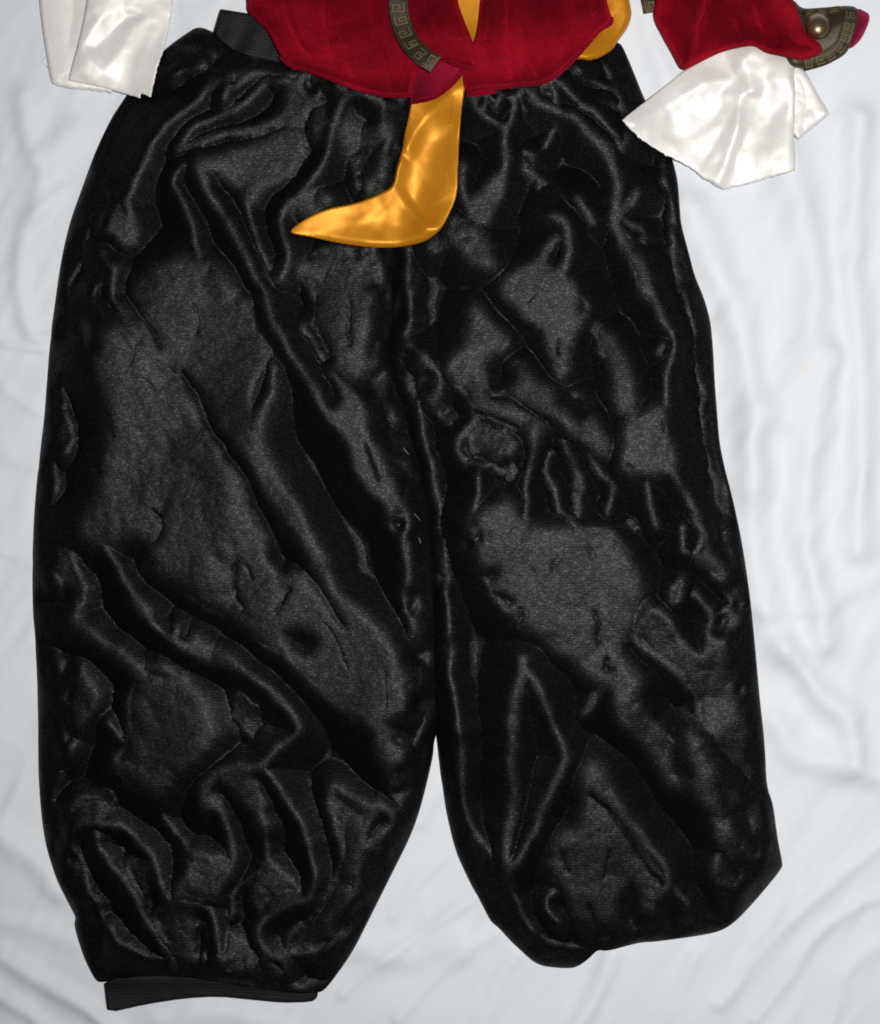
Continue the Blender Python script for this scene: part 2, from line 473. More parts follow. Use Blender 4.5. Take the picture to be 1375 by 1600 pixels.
# ------------------------------------------------------------------ bed sheet (the setting)
def s_fold(pts, w, a): return (pts, w, a)
SHEET = [
 ([(1085,330),(1120,430),(1160,540),(1172,640),(1160,760)],46,3.2), ([(1230,250),(1275,420),(1262,560),(1225,650)],50,3.0),
 ([(1190,640),(1180,760),(1185,900),(1215,1010)],44,2.6), ([(1345,180),(1338,420),(1352,640),(1338,860)],34,2.6),
 ([(1300,560),(1265,720),(1262,860),(1290,1000)],40,3.0), ([(1375,900),(1300,940),(1190,955)],24,1.8),
 ([(1235,1010),(1285,1090),(1330,1130),(1330,1200)],34,2.6), ([(1210,1130),(1260,1190),(1375,1215)],40,2.2),
 ([(1375,1330),(1290,1395),(1200,1480),(1120,1570)],20,2.2), ([(1375,1405),(1300,1450),(1220,1540),(1180,1600)],16,1.9),
 ([(1375,1480),(1330,1530),(1290,1620)],22,2.2), ([(1090,1490),(1060,1550),(1050,1620)],20,1.7),
 ([(960,1500),(930,1560),(880,1640)],28,2.0), ([(800,1490),(770,1540),(750,1620)],24,2.2),
 ([(745,1400),(680,1450),(600,1500),(540,1560)],18,1.9), ([(715,1320),(660,1370),(610,1430)],15,1.5),
 ([(770,1455),(690,1530),(620,1600)],16,1.7), ([(690,1230),(660,1290)],18,1.2),
 ([(0,1500),(60,1535),(130,1575),(190,1630)],24,4.2), ([(-20,1555),(40,1585),(100,1640)],20,3.0),
 ([(-10,1440),(50,1455),(120,1480)],26,2.0), ([(-10,1300),(60,1350),(100,1400)],34,1.6),
 ([(85,300),(40,360),(28,440),(48,520),(90,530)],22,2.6), ([(0,540),(70,548)],9,1.4), ([(0,610),(60,640)],16,1.4),
 ([(0,700),(60,730)],18,1.3), ([(0,240),(60,250),(120,200)],40,1.6), ([(30,150),(60,260),(50,330)],30,1.6),
 ([(0,860),(45,880)],14,1.0), ([(0,1020),(60,1000)],26,1.2), ([(1010,10),(1015,60),(1040,130)],26,2.5),
 ([(240,1600),(330,1590),(450,1610)],26,1.6), ([(560,1480),(640,1500),(720,1480)],40,1.3), ([(290,10),(310,30),(300,60)],20,1.4),
]
def build_sheet():
    global Z
    xs = np.unique(np.concatenate([np.arange(-2200, -60, 40), np.arange(-60, 1440, 4.0), np.arange(1440, 3600, 40)]))
    ys = np.unique(np.concatenate([np.arange(-2200, -60, 40), np.arange(-60, 1664, 4.0), np.arange(1664, 3800, 40)]))
    def hgt(X, Y):
        wx = X + 9 * fbm(X, Y, 90, 81, 2); wy = Y + 9 * fbm(X, Y, 90, 87, 2)
        h = np.zeros_like(X)
        for pts, w, a in SHEET:
            P = crom(pts); mg = w * 3.2
            m = (wx > P[:, 0].min() - mg) & (wx < P[:, 0].max() + mg) & (wy > P[:, 1].min() - mg) & (wy < P[:, 1].max() + mg)
            if not m.any(): continue
            dd = pdist(P[::2] if len(P) > 8 else P, wx[m], wy[m])
            h[m] += a * (2.6 if w < 27 else 6.0) * np.exp(-(dd / (w * .66)) ** 2)
        # long soft drapes over the whole bed
        q = X * .93 + Y * .36
        h += 7 * fbm(q * 1.0, Y * .45, 130, 91, 3) + 3.2 * fbm(X + .6 * Y, (Y - .6 * X) * .3, 46, 95, 2) + 1.1 * (1 - 2 * np.abs(fbm(X * .9 + .3 * Y, Y * .5 - .2 * X, 75, 99, 3)))
        return h - 16
    X, Y = np.meshgrid(xs, ys)
    h = hgt(X, Y)
    x, y, z = (X - CX) * S, (CY - Y) * S, h * S
    ny, nx = X.shape
    i = np.arange(nx * ny).reshape(ny, nx)
    F = np.stack([i[:-1, :-1], i[1:, :-1], i[1:, 1:], i[:-1, 1:]], -1).reshape(-1, 4)
    m, nt, b = mat_base('sheet_cotton')
    tc = node(nt, 'ShaderNodeTexCoord')
    n1 = node(nt, 'ShaderNodeTexNoise'); n1.inputs['Scale'].default_value = 9; n1.inputs['Detail'].default_value = 5
    n2 = node(nt, 'ShaderNodeTexNoise'); n2.inputs['Scale'].default_value = 1 / (2.4 * S); n2.inputs['Detail'].default_value = 2
    for n in (n1, n2): nt.links.new(tc.outputs['Object'], n.inputs[0])
    mx = node(nt, 'ShaderNodeMix', data_type='RGBA')
    mx.inputs['A'].default_value = (.715, .745, .79, 1); mx.inputs['B'].default_value = (.775, .795, .825, 1)
    nt.links.new(n1.outputs['Fac'], mx.inputs['Factor'])
    # the small pale yellow stain right of the trousers
    sx, sy, _ = unit(1256, 577, 0)
    vm = node(nt, 'ShaderNodeVectorMath', operation='DISTANCE'); vm.inputs[1].default_value = (sx, sy, 0)
    sp = node(nt, 'ShaderNodeSeparateXYZ'); cb = node(nt, 'ShaderNodeCombineXYZ')
    nt.links.new(tc.outputs['Object'], sp.inputs[0]); nt.links.new(sp.outputs[0], cb.inputs[0]); nt.links.new(sp.outputs[1], cb.inputs[1])
    nt.links.new(cb.outputs[0], vm.inputs[0])
    mr = node(nt, 'ShaderNodeMapRange'); mr.inputs[1].default_value = .001; mr.inputs[2].default_value = .0065; mr.inputs[3].default_value = .26; mr.inputs[4].default_value = 0
    nt.links.new(vm.outputs['Value'], mr.inputs[0])
    m2 = node(nt, 'ShaderNodeMix', data_type='RGBA'); m2.inputs['B'].default_value = (.80, .68, .42, 1)
    nt.links.new(mr.outputs[0], m2.inputs['Factor']); nt.links.new(mx.outputs['Result'], m2.inputs['A'])
    nt.links.new(m2.outputs['Result'], b.inputs['Base Color'])
    b.inputs['Roughness'].default_value = .6; b.inputs['Specular IOR Level'].default_value = .25
    bp = node(nt, 'ShaderNodeBump'); bp.inputs['Strength'].default_value = .25; bp.inputs['Distance'].default_value = .0003
    nt.links.new(n2.outputs['Fac'], bp.inputs['Height']); nt.links.new(bp.outputs[0], b.inputs['Normal'])
    ob = mesh_from('bed_sheet', np.stack([x.ravel(), y.ravel(), z.ravel()], 1), F, m, None)
    ob['kind'] = 'structure'
    Z = hgt(ZGX, ZGY)
build_sheet()

# ------------------------------------------------------------------ black satin harem trousers
p, s = 'p', 's'
LEFT = [
 (s,.5,10,[(260,90),(280,72),(305,61),(322,62),(335,75),(352,85)]), (s,.35,13,[(303,72),(310,96),(330,97)]),
 (s,.3,4,[(250,115),(280,109),(335,99)]),
 (p,.4,5,[(320,127),(350,105),(385,100),(375,120),(335,140)]),
 (s,.8,9,[(360,108),(322,133),(310,152),(285,175),(260,195),(240,222),(225,250),(212,275),(205,300),(195,312),(200,332),(190,347)]),
 (s,.45,8,[(382,102),(362,128),(350,150)]),
 (s,.65,8,[(280,222),(290,212),(300,200),(322,187),(352,175),(380,160),(395,145),(410,130),(425,126),(445,128)]),
 (s,.85,11,[(280,230),(300,227),(327,214),(355,206),(372,205),(407,197),(440,182),(460,165),(475,142),(490,125)]),
 (p,.5,5,[(450,132),(500,122),(495,150),(480,180),(470,190),(440,195)]),
 (s,.55,7,[(350,147),(367,122),(382,107),(402,97),(440,102),(455,115)]),
 (p,.6,5,[(300,248),(315,240),(340,238),(390,222),(465,200),(472,220),(470,245),(457,267),(445,277),(422,287),(405,297),(395,317),(383,308),(360,285),(335,268),(312,256)]),
 (s,.6,8,[(382,310),(390,335),(397,360),(405,385),(417,415),(427,437)]),
 (p,.35,4,[(412,425),(430,412),(450,405),(448,425),(435,440),(424,440)]),
 (s,.75,9,[(435,437),(445,422),(450,410),(445,377),(437,355),(437,335),(447,317),(465,302),(485,280),(500,260),(512,235),(517,210),(525,180),(535,160),(552,147),(570,152),(585,160)]),
 (p,.4,5,[(455,315),(480,300),(500,295),(520,305),(500,325),(478,340),(460,335)]),
 (p,.5,5,[(492,175),(505,165),(512,180),(507,205),(500,222),(490,225),(484,205)]),
 (p,.35,6,[(545,175),(570,165),(578,185),(605,195),(615,215),(600,240),(612,270),(595,290),(560,300),(550,260),(535,225),(528,215)]),
 (p,0,4,[(562,170),(580,170),(590,188),(575,195)]), (s,0,7,[(563,275),(566,300)]), (s,.5,6,[(620,228),(610,250),(598,285)]),
 (s,.35,4,[(512,133),(522,143),(540,143)]),
 (s,.65,8,[(290,250),(275,272),(272,290),(282,310),(292,337),(300,360),(305,377),(312,398)]),
 (p,.45,5,[(137,290),(152,300),(180,325),(200,335),(210,345),(212,375),(200,382),(170,362),(140,335),(135,315)]),
 (s,.45,6,[(138,335),(130,352),(127,382),(117,410),(105,440),(100,447),(95,490),(91,530),(91,570),(92,610),(95,632)]),
 (p,.4,5,[(85,640),(105,655),(112,690),(100,705),(78,700),(70,692),(78,665)]), (s,.35,5,[(78,700),(85,745),(80,775),(75,790)]),
 (s,.4,12,[(152,392),(165,412),(175,425)]),
 (s,.6,7,[(180,420),(175,445),(175,467),(190,487),(210,517),(230,542),(252,567)]), (s,.4,7,[(160,435),(145,457),(147,477),(162,495)]),
 # big level patches of the thigh
 (p,.52,7,[(212,440),(250,412),(300,398),(330,412),(365,455),(395,490),(410,530),(428,565),(426,600),(412,640),(402,665),(418,715),(440,760),(465,805),(490,850),(512,905),(498,900),(470,860),(450,830),(425,790),(405,770),(385,735),(362,690),(330,640),(300,605),(262,575),(232,535),(212,500),(200,470)]),
 (p,.46,7,[(165,500),(195,515),(225,552),(262,590),(290,605),(310,650),(335,695),(365,735),(390,780),(400,830),(395,850),(372,840),(365,885),(380,950),(390,985),(350,957),(315,945),(290,920),(255,897),(225,890),(228,850),(200,838),(165,850),(130,845),(110,830),(92,812),(130,795),(150,770),(158,720),(160,650),(158,600),(145,575),(125,550),(140,520)]),
 (s,0,14,[(284,582),(296,604),(312,640),(335,682),(360,712),(384,742),(404,785),(425,830)]),
 (s,0,20,[(345,688),(375,728),(400,775),(420,815)]),
 (s,.15,9,[(190,520),(205,545),(200,570)]), (s,.2,9,[(222,590),(240,610)]), (s,.15,10,[(300,478),(308,500),(306,522)]),
 (s,.12,10,[(238,795),(250,815),(245,840)]), (s,.1,11,[(238,880),(215,850)]),
 (s,.0,10,[(195,440),(205,470),(228,505),(250,545)]), (s,.2,14,[(170,650),(175,680)]),
 (s,.65,22,[(352,655),(385,690),(405,725),(430,765),(455,805),(477,842),(497,880)]),
 (p,.05,3,[(424,568),(418,600),(400,635),(391,630),(397,600),(412,575)]), (s,.7,6,[(428,575),(424,605),(413,635),(402,657)]),
 # long diagonal crest
 (s,.8,12,[(307,257),(320,290),(340,322),(355,347),(372,380),(390,417),(410,460),(420,497),(440,527),(457,557),(480,590),(495,620),(510,650),(530,670),(547,692),(555,715),(562,745),(580,765),(602,782),(620,802),(632,822)]),
 (p,.48,4,[(480,405),(505,388),(560,390),(597,395),(597,548),(588,560),(590,600),(605,630),(618,655),(600,640),(575,610),(553,592),(530,570),(515,545),(505,530),(490,505),(488,495),(495,470),(485,450),(470,430)]),
 (p,.5,2,[(587,395),(597,395),(598,545),(588,548)]),
 (s,.12,9,[(543,475),(545,520),(548,540)]), (s,.2,3,[(578,440),(582,500),(586,545)]), (s,.1,12,[(558,390),(560,405)]),
 (p,.4,3,[(605,580),(615,640),(620,662),(602,640),(600,600)]),
 (s,.55,5,[(472,505),(485,530),(497,555),(508,570)]),
 (p,.58,4,[(505,570),(530,585),(557,612),(575,632),(572,665),(580,685),(592,705),(615,720),(625,745),(630,785),(635,820),(625,815),(605,785),(575,765),(560,740),(552,705),(530,672),(510,655),(505,640),(535,628),(520,600)]),
 (p,0,4,[(500,585),(515,592),(528,615),(533,630),(515,640),(505,620)]), (s,0,9,[(572,697),(580,722),(590,748)]),
 (s,0,7,[(502,565),(530,588),(560,612),(590,642),(620,670)]),
 # knee and calf
 (p,.56,5,[(372,840),(412,845),(420,880),(455,897),(470,890),(487,862),(512,895),(530,930),(565,960),(590,985),(615,1025),(628,1060),(635,1105),(605,1125),(580,1140),(565,1132),(540,1112),(515,1095),(485,1070),(460,1045),(440,1020),(410,1007),(390,990),(375,965),(380,950),(367,912),(372,882)]),
 (p,.45,5,[(590,1125),(605,1140),(628,1170),(655,1200),(650,1215),(600,1200),(585,1155)]),
 (p,0,5,[(415,860),(440,840),(470,862),(490,895),(520,940),(545,985),(530,985),(505,950),(485,915),(462,885),(455,898),(425,885)]),
 (p,.07,6,[(440,985),(470,980),(495,990),(500,1015),(480,1030),(455,1020)]), (s,.15,4,[(505,975),(520,990),(545,1045)]),
 (s,0,7,[(365,885),(368,920),(380,950)]), (s,.02,10,[(432,957),(455,925)]), (s,.15,3,[(600,1050),(600,1100),(592,1190)]),
 (s,.15,9,[(520,955),(533,975)]), (s,.2,10,[(385,880),(395,900)]), (s,.55,6,[(455,895),(467,915),(460,940),(455,960)]),
 (s,.75,6,[(445,1025),(465,1048),(490,1072),(515,1095),(545,1115)]),
 (p,.42,5,[(75,870),(102,860),(120,893),(128,930),(122,955),(135,985),(150,1000),(190,1020),(215,1045),(212,1055),(180,1035),(140,1010),(110,985),(90,985),(62,988),(75,970),(92,945),(98,920),(80,900)]),
 (p,.02,4,[(97,922),(108,918),(115,940),(108,962),(85,970)]),
 (s,.65,9,[(160,855),(180,882),(195,912),(215,945),(235,972),(255,995),(268,1002)]), (s,.5,22,[(210,940),(225,955)]),
 (s,.7,15,[(268,1002),(285,1012),(302,1020),(327,1030),(352,1037),(372,1047)]),
 (s,.8,11,[(352,1030),(372,1042),(395,1060),(420,1078),(445,1105),(460,1125),(465,1142),(452,1160),(425,1180),(410,1195),(390,1202),(365,1200),(340,1207),(327,1217),(317,1232),(315,1250),(327,1262)]),
 (p,.4,5,[(300,980),(320,1000),(335,1010),(360,1025),(360,1040),(320,1040),(290,1015)]), (s,.4,12,[(272,978),(270,1000)]),
 (s,.6,13,[(135,985),(155,1003),(180,1020),(205,1040),(217,1055)]),
 (p,.46,7,[(215,1055),(238,1042),(290,1068),(325,1100),(335,1150),(318,1178),(290,1203),(262,1225),(248,1240),(237,1257),(220,1237),(200,1220),(180,1200),(178,1180),(200,1158),(202,1100)]),
 (s,.35,5,[(167,1130),(187,1155)]),
 (p,.18,8,[(360,1060),(395,1085),(430,1120),(440,1150),(400,1170),(365,1140),(350,1100)]),
 (p,.36,5,[(85,1038),(125,1045),(140,1065),(150,1092),(140,1115),(122,1140),(110,1170),(92,1198),(92,1150),(90,1112),(68,1072),(80,1060)]),
 (s,0,5,[(70,1055),(90,1078),(106,1092)]),
 (s,.4,5,[(62,990),(75,1010),(88,1030)]), (s,.4,5,[(90,1210),(80,1242),(77,1260),(90,1287),(94,1297)]),
 (p,.22,7,[(110,1250),(150,1235),(185,1230),(182,1270),(150,1280),(105,1285)]),
 (s,.6,8,[(115,1355),(102,1325),(105,1305),(120,1290),(150,1286),(180,1290),(202,1302),(220,1320),(237,1342),(245,1362),(250,1385),(262,1405)]),
 (s,.5,7,[(102,1325),(115,1355),(130,1385),(140,1415),(147,1442),(170,1462),(200,1480),(230,1495),(247,1497)]), (s,.42,14,[(140,1412),(150,1445),(167,1460)]),
 (s,.52,8,[(147,1300),(152,1322),(170,1350),(190,1372),(205,1397),(222,1432),(240,1462),(255,1482),(265,1497)]),
 (p,.42,4,[(195,1345),(240,1345),(238,1360),(225,1395),(215,1380)]),
 (p,.3,6,[(292,1320),(315,1335),(362,1340),(362,1360),(340,1385),(327,1407),(290,1412),(272,1407),(275,1390),(290,1365)]),
 (s,.4,7,[(252,1275),(275,1305),(292,1325),(297,1345)]),
 (s,.62,9,[(327,1262),(345,1275),(357,1305),(365,1332),(362,1355),(345,1380),(332,1400)]),
 (p,.35,4,[(317,1240),(340,1245),(350,1275),(330,1265),(312,1280)]),
 (s,.52,8,[(240,1435),(262,1415),(290,1412),(315,1415),(327,1425),(335,1450),(338,1480),(342,1505),(352,1520),(375,1525)]),
 (p,.36,4,[(240,1430),(265,1418),(300,1420),(305,1450),(302,1490),(300,1510),(280,1500),(262,1475),(245,1455)]),
 (p,0,3,[(303,1427),(318,1427),(328,1450),(325,1490),(315,1510),(305,1505),(305,1460)]), (s,.35,6,[(307,1447),(317,1442),(322,1470),(312,1500)]),
 (p,.35,4,[(357,1455),(375,1470),(390,1500),(385,1520),(365,1520),(358,1500)]),
 (p,.5,5,[(340,1207),(365,1200),(390,1202),(397,1220),(405,1245),(415,1285),(415,1310),(407,1305),(397,1280),(377,1255),(355,1230),(340,1218)]),
 (s,.72,9,[(412,1207),(425,1220),(447,1250),(465,1275),(477,1310),(485,1345),(490,1370),(487,1387),(480,1407),(450,1417),(422,1432),(405,1445),(400,1457),(407,1480),(415,1487)]),
 (s,.52,7,[(415,1310),(417,1340),(410,1360),(385,1377),(367,1392),(362,1412),(360,1430)]),
 (p,.28,6,[(415,1340),(450,1370),(470,1392),(465,1410),(422,1430),(402,1427),(390,1405),(397,1380)]),
 (p,.35,4,[(360,1460),(390,1472),(390,1512),(377,1525),(357,1517)]),
 (s,.48,6,[(402,1505),(415,1495),(435,1495),(445,1512),(447,1537),(452,1545),(480,1550)]), (p,.3,3,[(402,1500),(420,1495),(440,1520),(440,1530),(410,1525)]),
 (p,.46,8,[(500,1215),(525,1237),(555,1255),(585,1265),(592,1260),(600,1275),(632,1292),(625,1320),(612,1350),(597,1390),(585,1420),(570,1445),(555,1457),(520,1477),(480,1490),(452,1495),(445,1480),(465,1452),(500,1430),(525,1380),(540,1345),(530,1320),(525,1285)]),
 (p,.03,4,[(572,1295),(590,1275),(610,1285),(590,1300),(580,1320),(572,1320)]), (s,.15,3,[(545,1400),(557,1365),(568,1335)]),
 (s,.55,5,[(590,1255),(572,1295),(560,1330),(540,1350)]),
 (p,.42,4,[(592,1195),(615,1220),(652,1212),(650,1265),(642,1275),(627,1245),(605,1222)]),
 (s,.42,4,[(657,1190),(655,1215),(650,1245)]), (s,.35,3,[(668,1205),(662,1240),(655,1265)]),
 (s,1.0,12,[(615,800),(630,820),(635,850),(637,900),(640,930),(652,960),(662,990),(665,1030),(662,1075),(667,1100),(677,1127),(665,1147),(657,1170),(660,1197)]),
 (p,.5,4,[(635,930),(645,935),(655,960),(662,990),(660,1030),(650,1010),(640,970)]),
 (s,.3,14,[(620,722),(632,740)]),
]
RIGHT = [
 (s,1.0,13,[(622,385),(627,420),(628,460),(629,478),(627,500),(620,515),(615,527),(611,537),(617,560),(625,590),(640,630),(650,657),(657,690),(667,730),(672,762),(675,800),(680,840)]),
 (p,.65,3,[(613,497),(630,485),(636,500),(628,520),(615,528)]),
 (s,1.0,13,[(675,805),(682,840),(687,875),(687,912),(690,950),(692,1000),(692,1050),(700,1100),(707,1150),(709,1190),(712,1215),(717,1265),(727,1300),(745,1332),(770,1365),(780,1375)]),
 (s,.5,22,[(632,545),(648,558),(667,575),(675,600),(677,620)]), (s,.2,30,[(680,630),(700,650)]),
 (s,.6,13,[(724,255),(722,290),(732,320),(750,340),(768,332),(785,290),(790,252),(787,215),(790,195)]),
 (p,.5,5,[(755,300),(780,265),(790,280),(780,310),(765,335),(745,335),(735,310)]),
 (s,.6,8,[(735,155),(740,167),(755,180),(775,195),(787,197),(797,182),(802,157),(805,137)]), (s,.35,4,[(750,145),(765,160),(770,172)]), (s,.35,4,[(762,143),(774,158),(780,168)]),
 (p,.42,7,[(707,335),(730,342),(755,350),(765,370),(780,410),(775,425),(760,422),(730,405),(710,385),(700,365)]), (p,.35,4,[(665,375),(690,370),(695,385),(672,390)]),
 (s,.45,17,[(825,140),(845,160),(875,170),(895,180),(915,200),(930,215),(947,235)]),
 (s,0,5,[(852,137),(877,160),(907,177),(932,197),(960,220),(975,235)]),
 (s,.5,6,[(870,127),(890,142),(907,157),(915,160)]), (s,.5,9,[(907,162),(927,172),(945,190),(960,207),(975,230),(982,210)]),
 (s,.42,6,[(897,115),(920,127),(950,135)]), (s,.5,7,[(945,95),(952,103),(960,115),(970,140),(980,165)]), (s,.35,12,[(935,155),(965,165)]), (s,.4,6,[(905,105),(915,110)]),
 (s,.58,19,[(952,232),(962,270),(962,310),(960,345)]), (s,.52,24,[(960,350),(970,372),(980,392),(1000,417),(1012,457)]),
 (s,.42,12,[(967,337),(982,317),(992,297)]), (s,.35,10,[(980,342),(1000,355),(1005,375)]),
 (s,.5,5,[(1040,247),(1045,260),(1040,275),(1052,290),(1051,322),(1056,372),(1060,410),(1072,440),(1077,460),(1087,507),(1087,545),(1090,580),(1097,620),(1100,657),(1107,715),(1115,765),(1130,802),(1145,825),(1147,840)]),
 (s,.5,15,[(902,307),(912,322),(925,345)]), (s,.2,8,[(870,192),(858,220),(842,240)]), (s,.2,7,[(822,235),(835,242)]),
 (s,.68,15,[(860,335),(880,345),(888,370),(887,400),(875,425)]), (s,.55,16,[(868,370),(855,392),(840,410),(820,425),(795,440)]),
 (p,.62,5,[(785,440),(820,420),(850,405),(872,428),(897,438),(902,462),(905,500),(895,520),(890,550),(890,577),(880,590),(867,567),(852,532),(842,505),(825,492),(807,482),(790,470),(778,450)]),
 (s,.05,9,[(873,530),(876,555)]), (s,.2,10,[(835,460),(825,470)]), (s,.35,14,[(905,500),(920,480),(915,465)]),
 (p,.48,5,[(730,472),(755,475),(765,500),(787,520),(787,545),(765,550),(755,570),(755,600),(765,612),(805,630),(830,650),(850,667),(837,700),(825,675),(802,665),(770,652),(740,640),(727,615),(697,577),(722,540),(730,512)]),
 (s,.65,8,[(700,576),(718,560),(735,545)]),
 (p,.44,5,[(797,555),(815,567),(840,592),(865,605),(865,625),(885,640),(895,660),(905,667),(930,652),(932,695),(890,682),(865,662),(830,642),(805,622),(780,610),(802,600),(810,595)]),
 (p,.15,7,[(870,600),(900,600),(930,620),(920,640),(890,635)]),
 (s,0,8,[(770,620),(802,630),(840,652),(870,667),(895,690),(925,705),(955,730),(967,752)]), (s,0,6,[(740,642),(772,650),(805,667)]),
 (p,.2,6,[(735,660),(790,667),(820,690),(800,720),(760,722),(725,710)]), (s,.38,9,[(740,652),(722,675),(713,700),(730,720),(765,730),(790,740),(802,730)]),
 (s,.42,10,[(840,672),(835,700),(827,725)]), (s,.5,10,[(880,690),(893,712)]), (s,.38,10,[(862,710),(852,737),(862,762),(872,800)]),
 (s,.45,9,[(745,740),(745,770),(735,795)]), (s,.48,10,[(825,737),(822,775),(822,817)]), (s,.4,12,[(797,745),(802,735)]), (s,0,7,[(812,770),(812,810)]),
 (s,.4,16,[(897,720),(905,760)]), (s,.3,14,[(900,770),(905,800)]), (s,.45,10,[(885,808),(905,825)]), (s,.2,12,[(780,760),(790,775)]),
 (p,.52,6,[(730,805),(760,792),(800,785),(815,820),(870,825),(915,828),(945,835),(972,852),(985,878),(1005,900),(1007,930),(995,955),(982,985),(968,1012),(970,1030),(995,1050),(1007,1077),(1000,1095),(985,1085),(960,1075),(940,1072),(915,1060),(898,1032),(870,1030),(855,1015),(840,997),(812,985),(810,962),(780,945),(760,900),(740,860),(735,835)]),
 (s,.3,14,[(920,858),(926,872)]), (p,.07,5,[(758,892),(785,885),(780,910),(765,908)]), (s,.1,20,[(785,932),(797,938)]), (s,.18,10,[(930,955),(933,990),(937,1008)]), (s,.15,10,[(811,948),(815,956)]),
 (s,.2,8,[(768,832),(762,848)]), (s,.65,4,[(770,825),(790,819),(808,818)]), (s,.25,10,[(865,880),(868,890)]), (s,.12,12,[(950,1030),(945,1045),(958,1048)]), (s,.1,9,[(972,1090),(980,1102)]),
 (s,.5,7,[(780,940),(790,955),(803,948)]),
 (p,.46,5,[(955,1087),(975,1080),(997,1095),(1015,1125),(1040,1147),(1048,1170),(1050,1202),(1067,1230),(1055,1240),(1042,1227),(1027,1205),(1015,1180),(1000,1162),(982,1150),(962,1125)]),
 (s,.4,12,[(912,1115),(925,1092),(938,1078)]),
 (p,.44,6,[(990,977),(1020,955),(1040,962),(1055,990),(1075,1020),(1100,1040),(1112,1045),(1107,985),(1140,960),(1157,950),(1150,980),(1150,1017),(1165,1045),(1177,1052),(1183,1105),(1188,1190),(1192,1245),(1170,1225),(1140,1190),(1115,1155),(1095,1125),(1090,1097),(1070,1070),(1050,1045),(1030,1030),(1000,1012)]),
 (p,.07,7,[(1140,1030),(1160,1035),(1160,1060),(1145,1065)]), (s,.1,8,[(1168,1090),(1172,1120)]), (p,.15,8,[(1010,985),(1020,1000),(1005,1008),(995,995)]),
 (p,.07,8,[(1045,1060),(1085,1090),(1080,1130),(1050,1105),(1020,1060)]),
 (s,.5,9,[(1065,822),(1066,840),(1072,862)]),
 (p,.46,4,[(1075,787),(1090,807),(1107,827),(1127,837),(1140,855),(1142,880),(1155,920),(1157,945),(1145,935),(1125,907),(1100,887),(1085,872),(1097,852),(1095,830),(1085,812)]),
 (s,.42,13,[(1050,732),(1070,767),(1087,795),(1097,810)]), (s,.4,12,[(1012,757),(1020,795),(1027,820)]),
 (p,.38,4,[(1045,930),(1060,908),(1070,900),(1065,935),(1055,945)]), (s,.42,11,[(1090,930),(1102,945),(1112,965)]), (s,.22,18,[(985,822),(992,826)]),
 (s,0,12,[(1060,870),(1085,885),(1110,905),(1130,935),(1120,955)]),
 (p,.5,6,[(925,507),(945,510),(967,535),(980,560),(992,595),(995,632),(987,650),(962,645),(957,595),(945,550),(930,527)]),
 (s,.52,19,[(1003,425),(1012,440),(1020,460),(1032,485),(1045,507)]), (s,.5,12,[(1045,507),(1055,532),(1055,550),(1047,575),(1042,600),(1040,632)]),
 (s,.25,10,[(1035,540),(1030,550)]),
 (p,.5,6,[(1010,645),(1030,627),(1042,635),(1045,670),(1050,690),(1060,715),(1055,735),(1032,742),(1007,735),(977,740),(970,720),(970,690),(977,660)]),
 (s,.05,5,[(1033,655),(1037,675)]), (s,.1,8,[(982,722),(990,728)]),
 (p,.42,5,[(897,672),(927,655),(940,670),(952,692),(945,715),(925,700)]), (s,.38,12,[(920,712),(940,742),(958,762),(953,800)]),
 (s,.68,19,[(817,1032),(812,1057),(805,1100),(801,1150),(800,1190),(802,1227),(800,1277),(792,1315),(787,1352)]),
 (s,.68,14,[(818,1045),(835,1060),(850,1100),(865,1132),(877,1162),(883,1190),(865,1227),(845,1270),(830,1310),(812,1340),(800,1357)]),
 (p,.07,6,[(826,1085),(855,1150),(865,1190),(848,1225),(825,1285),(810,1315),(814,1250),(818,1150)]),
 (s,.45,10,[(790,1357),(800,1390),(812,1427),(825,1450),(845,1467),(872,1480),(902,1487)]), (p,.36,5,[(780,1360),(802,1355),(802,1380),(805,1402),(790,1385)]),
 (p,.46,6,[(905,1202),(925,1196),(943,1207),(962,1240),(985,1280),(1010,1320),(1030,1345),(1043,1370),(1040,1390),(1020,1412),(1010,1445),(995,1465),(950,1476),(935,1470),(905,1445),(890,1425),(880,1395),(858,1365),(862,1330),(872,1310),(905,1290),(910,1255)]),
 (s,0,9,[(922,1240),(945,1265),(970,1292),(992,1327),(1012,1357),(1032,1380)]), (s,.6,7,[(955,1240),(965,1260),(990,1295),(1017,1327),(1037,1352),(1042,1370),(1040,1387),(1025,1407)]),
 (p,.06,5,[(975,1385),(995,1380),(1000,1420),(985,1455),(965,1445),(965,1405)]), (p,0,3,[(872,1395),(880,1390),(885,1425),(897,1450),(870,1437),(860,1415)]),
 (s,.35,4,[(862,1395),(855,1410),(862,1430),(875,1445)]), (s,.08,9,[(920,1415),(928,1440),(935,1470)]), (s,.15,10,[(880,1330),(884,1360)]), (s,.15,8,[(950,1330),(940,1370)]),
 (p,.36,6,[(1065,1160),(1082,1145),(1095,1152),(1107,1177),(1122,1207),(1130,1255),(1152,1290),(1170,1310),(1192,1345),(1190,1365),(1170,1382),(1145,1400),(1122,1382),(1112,1352),(1125,1332),(1120,1300),(1100,1270),(1080,1237),(1070,1215),(1062,1190)]),
 (p,.36,5,[(1132,1210),(1160,1250),(1187,1262),(1207,1280),(1210,1320),(1195,1332),(1175,1310),(1150,1275),(1132,1245)]),
 (s,.03,6,[(1142,1265),(1165,1295),(1187,1327)]), (s,0,11,[(1100,1147),(1137,1190),(1170,1227),(1202,1270)]), (s,.08,10,[(1070,1200),(1078,1215)]), (s,.1,10,[(1125,1330),(1150,1365)]),
 (s,.38,13,[(1055,1395),(1072,1412),(1090,1430),(1103,1445)]),
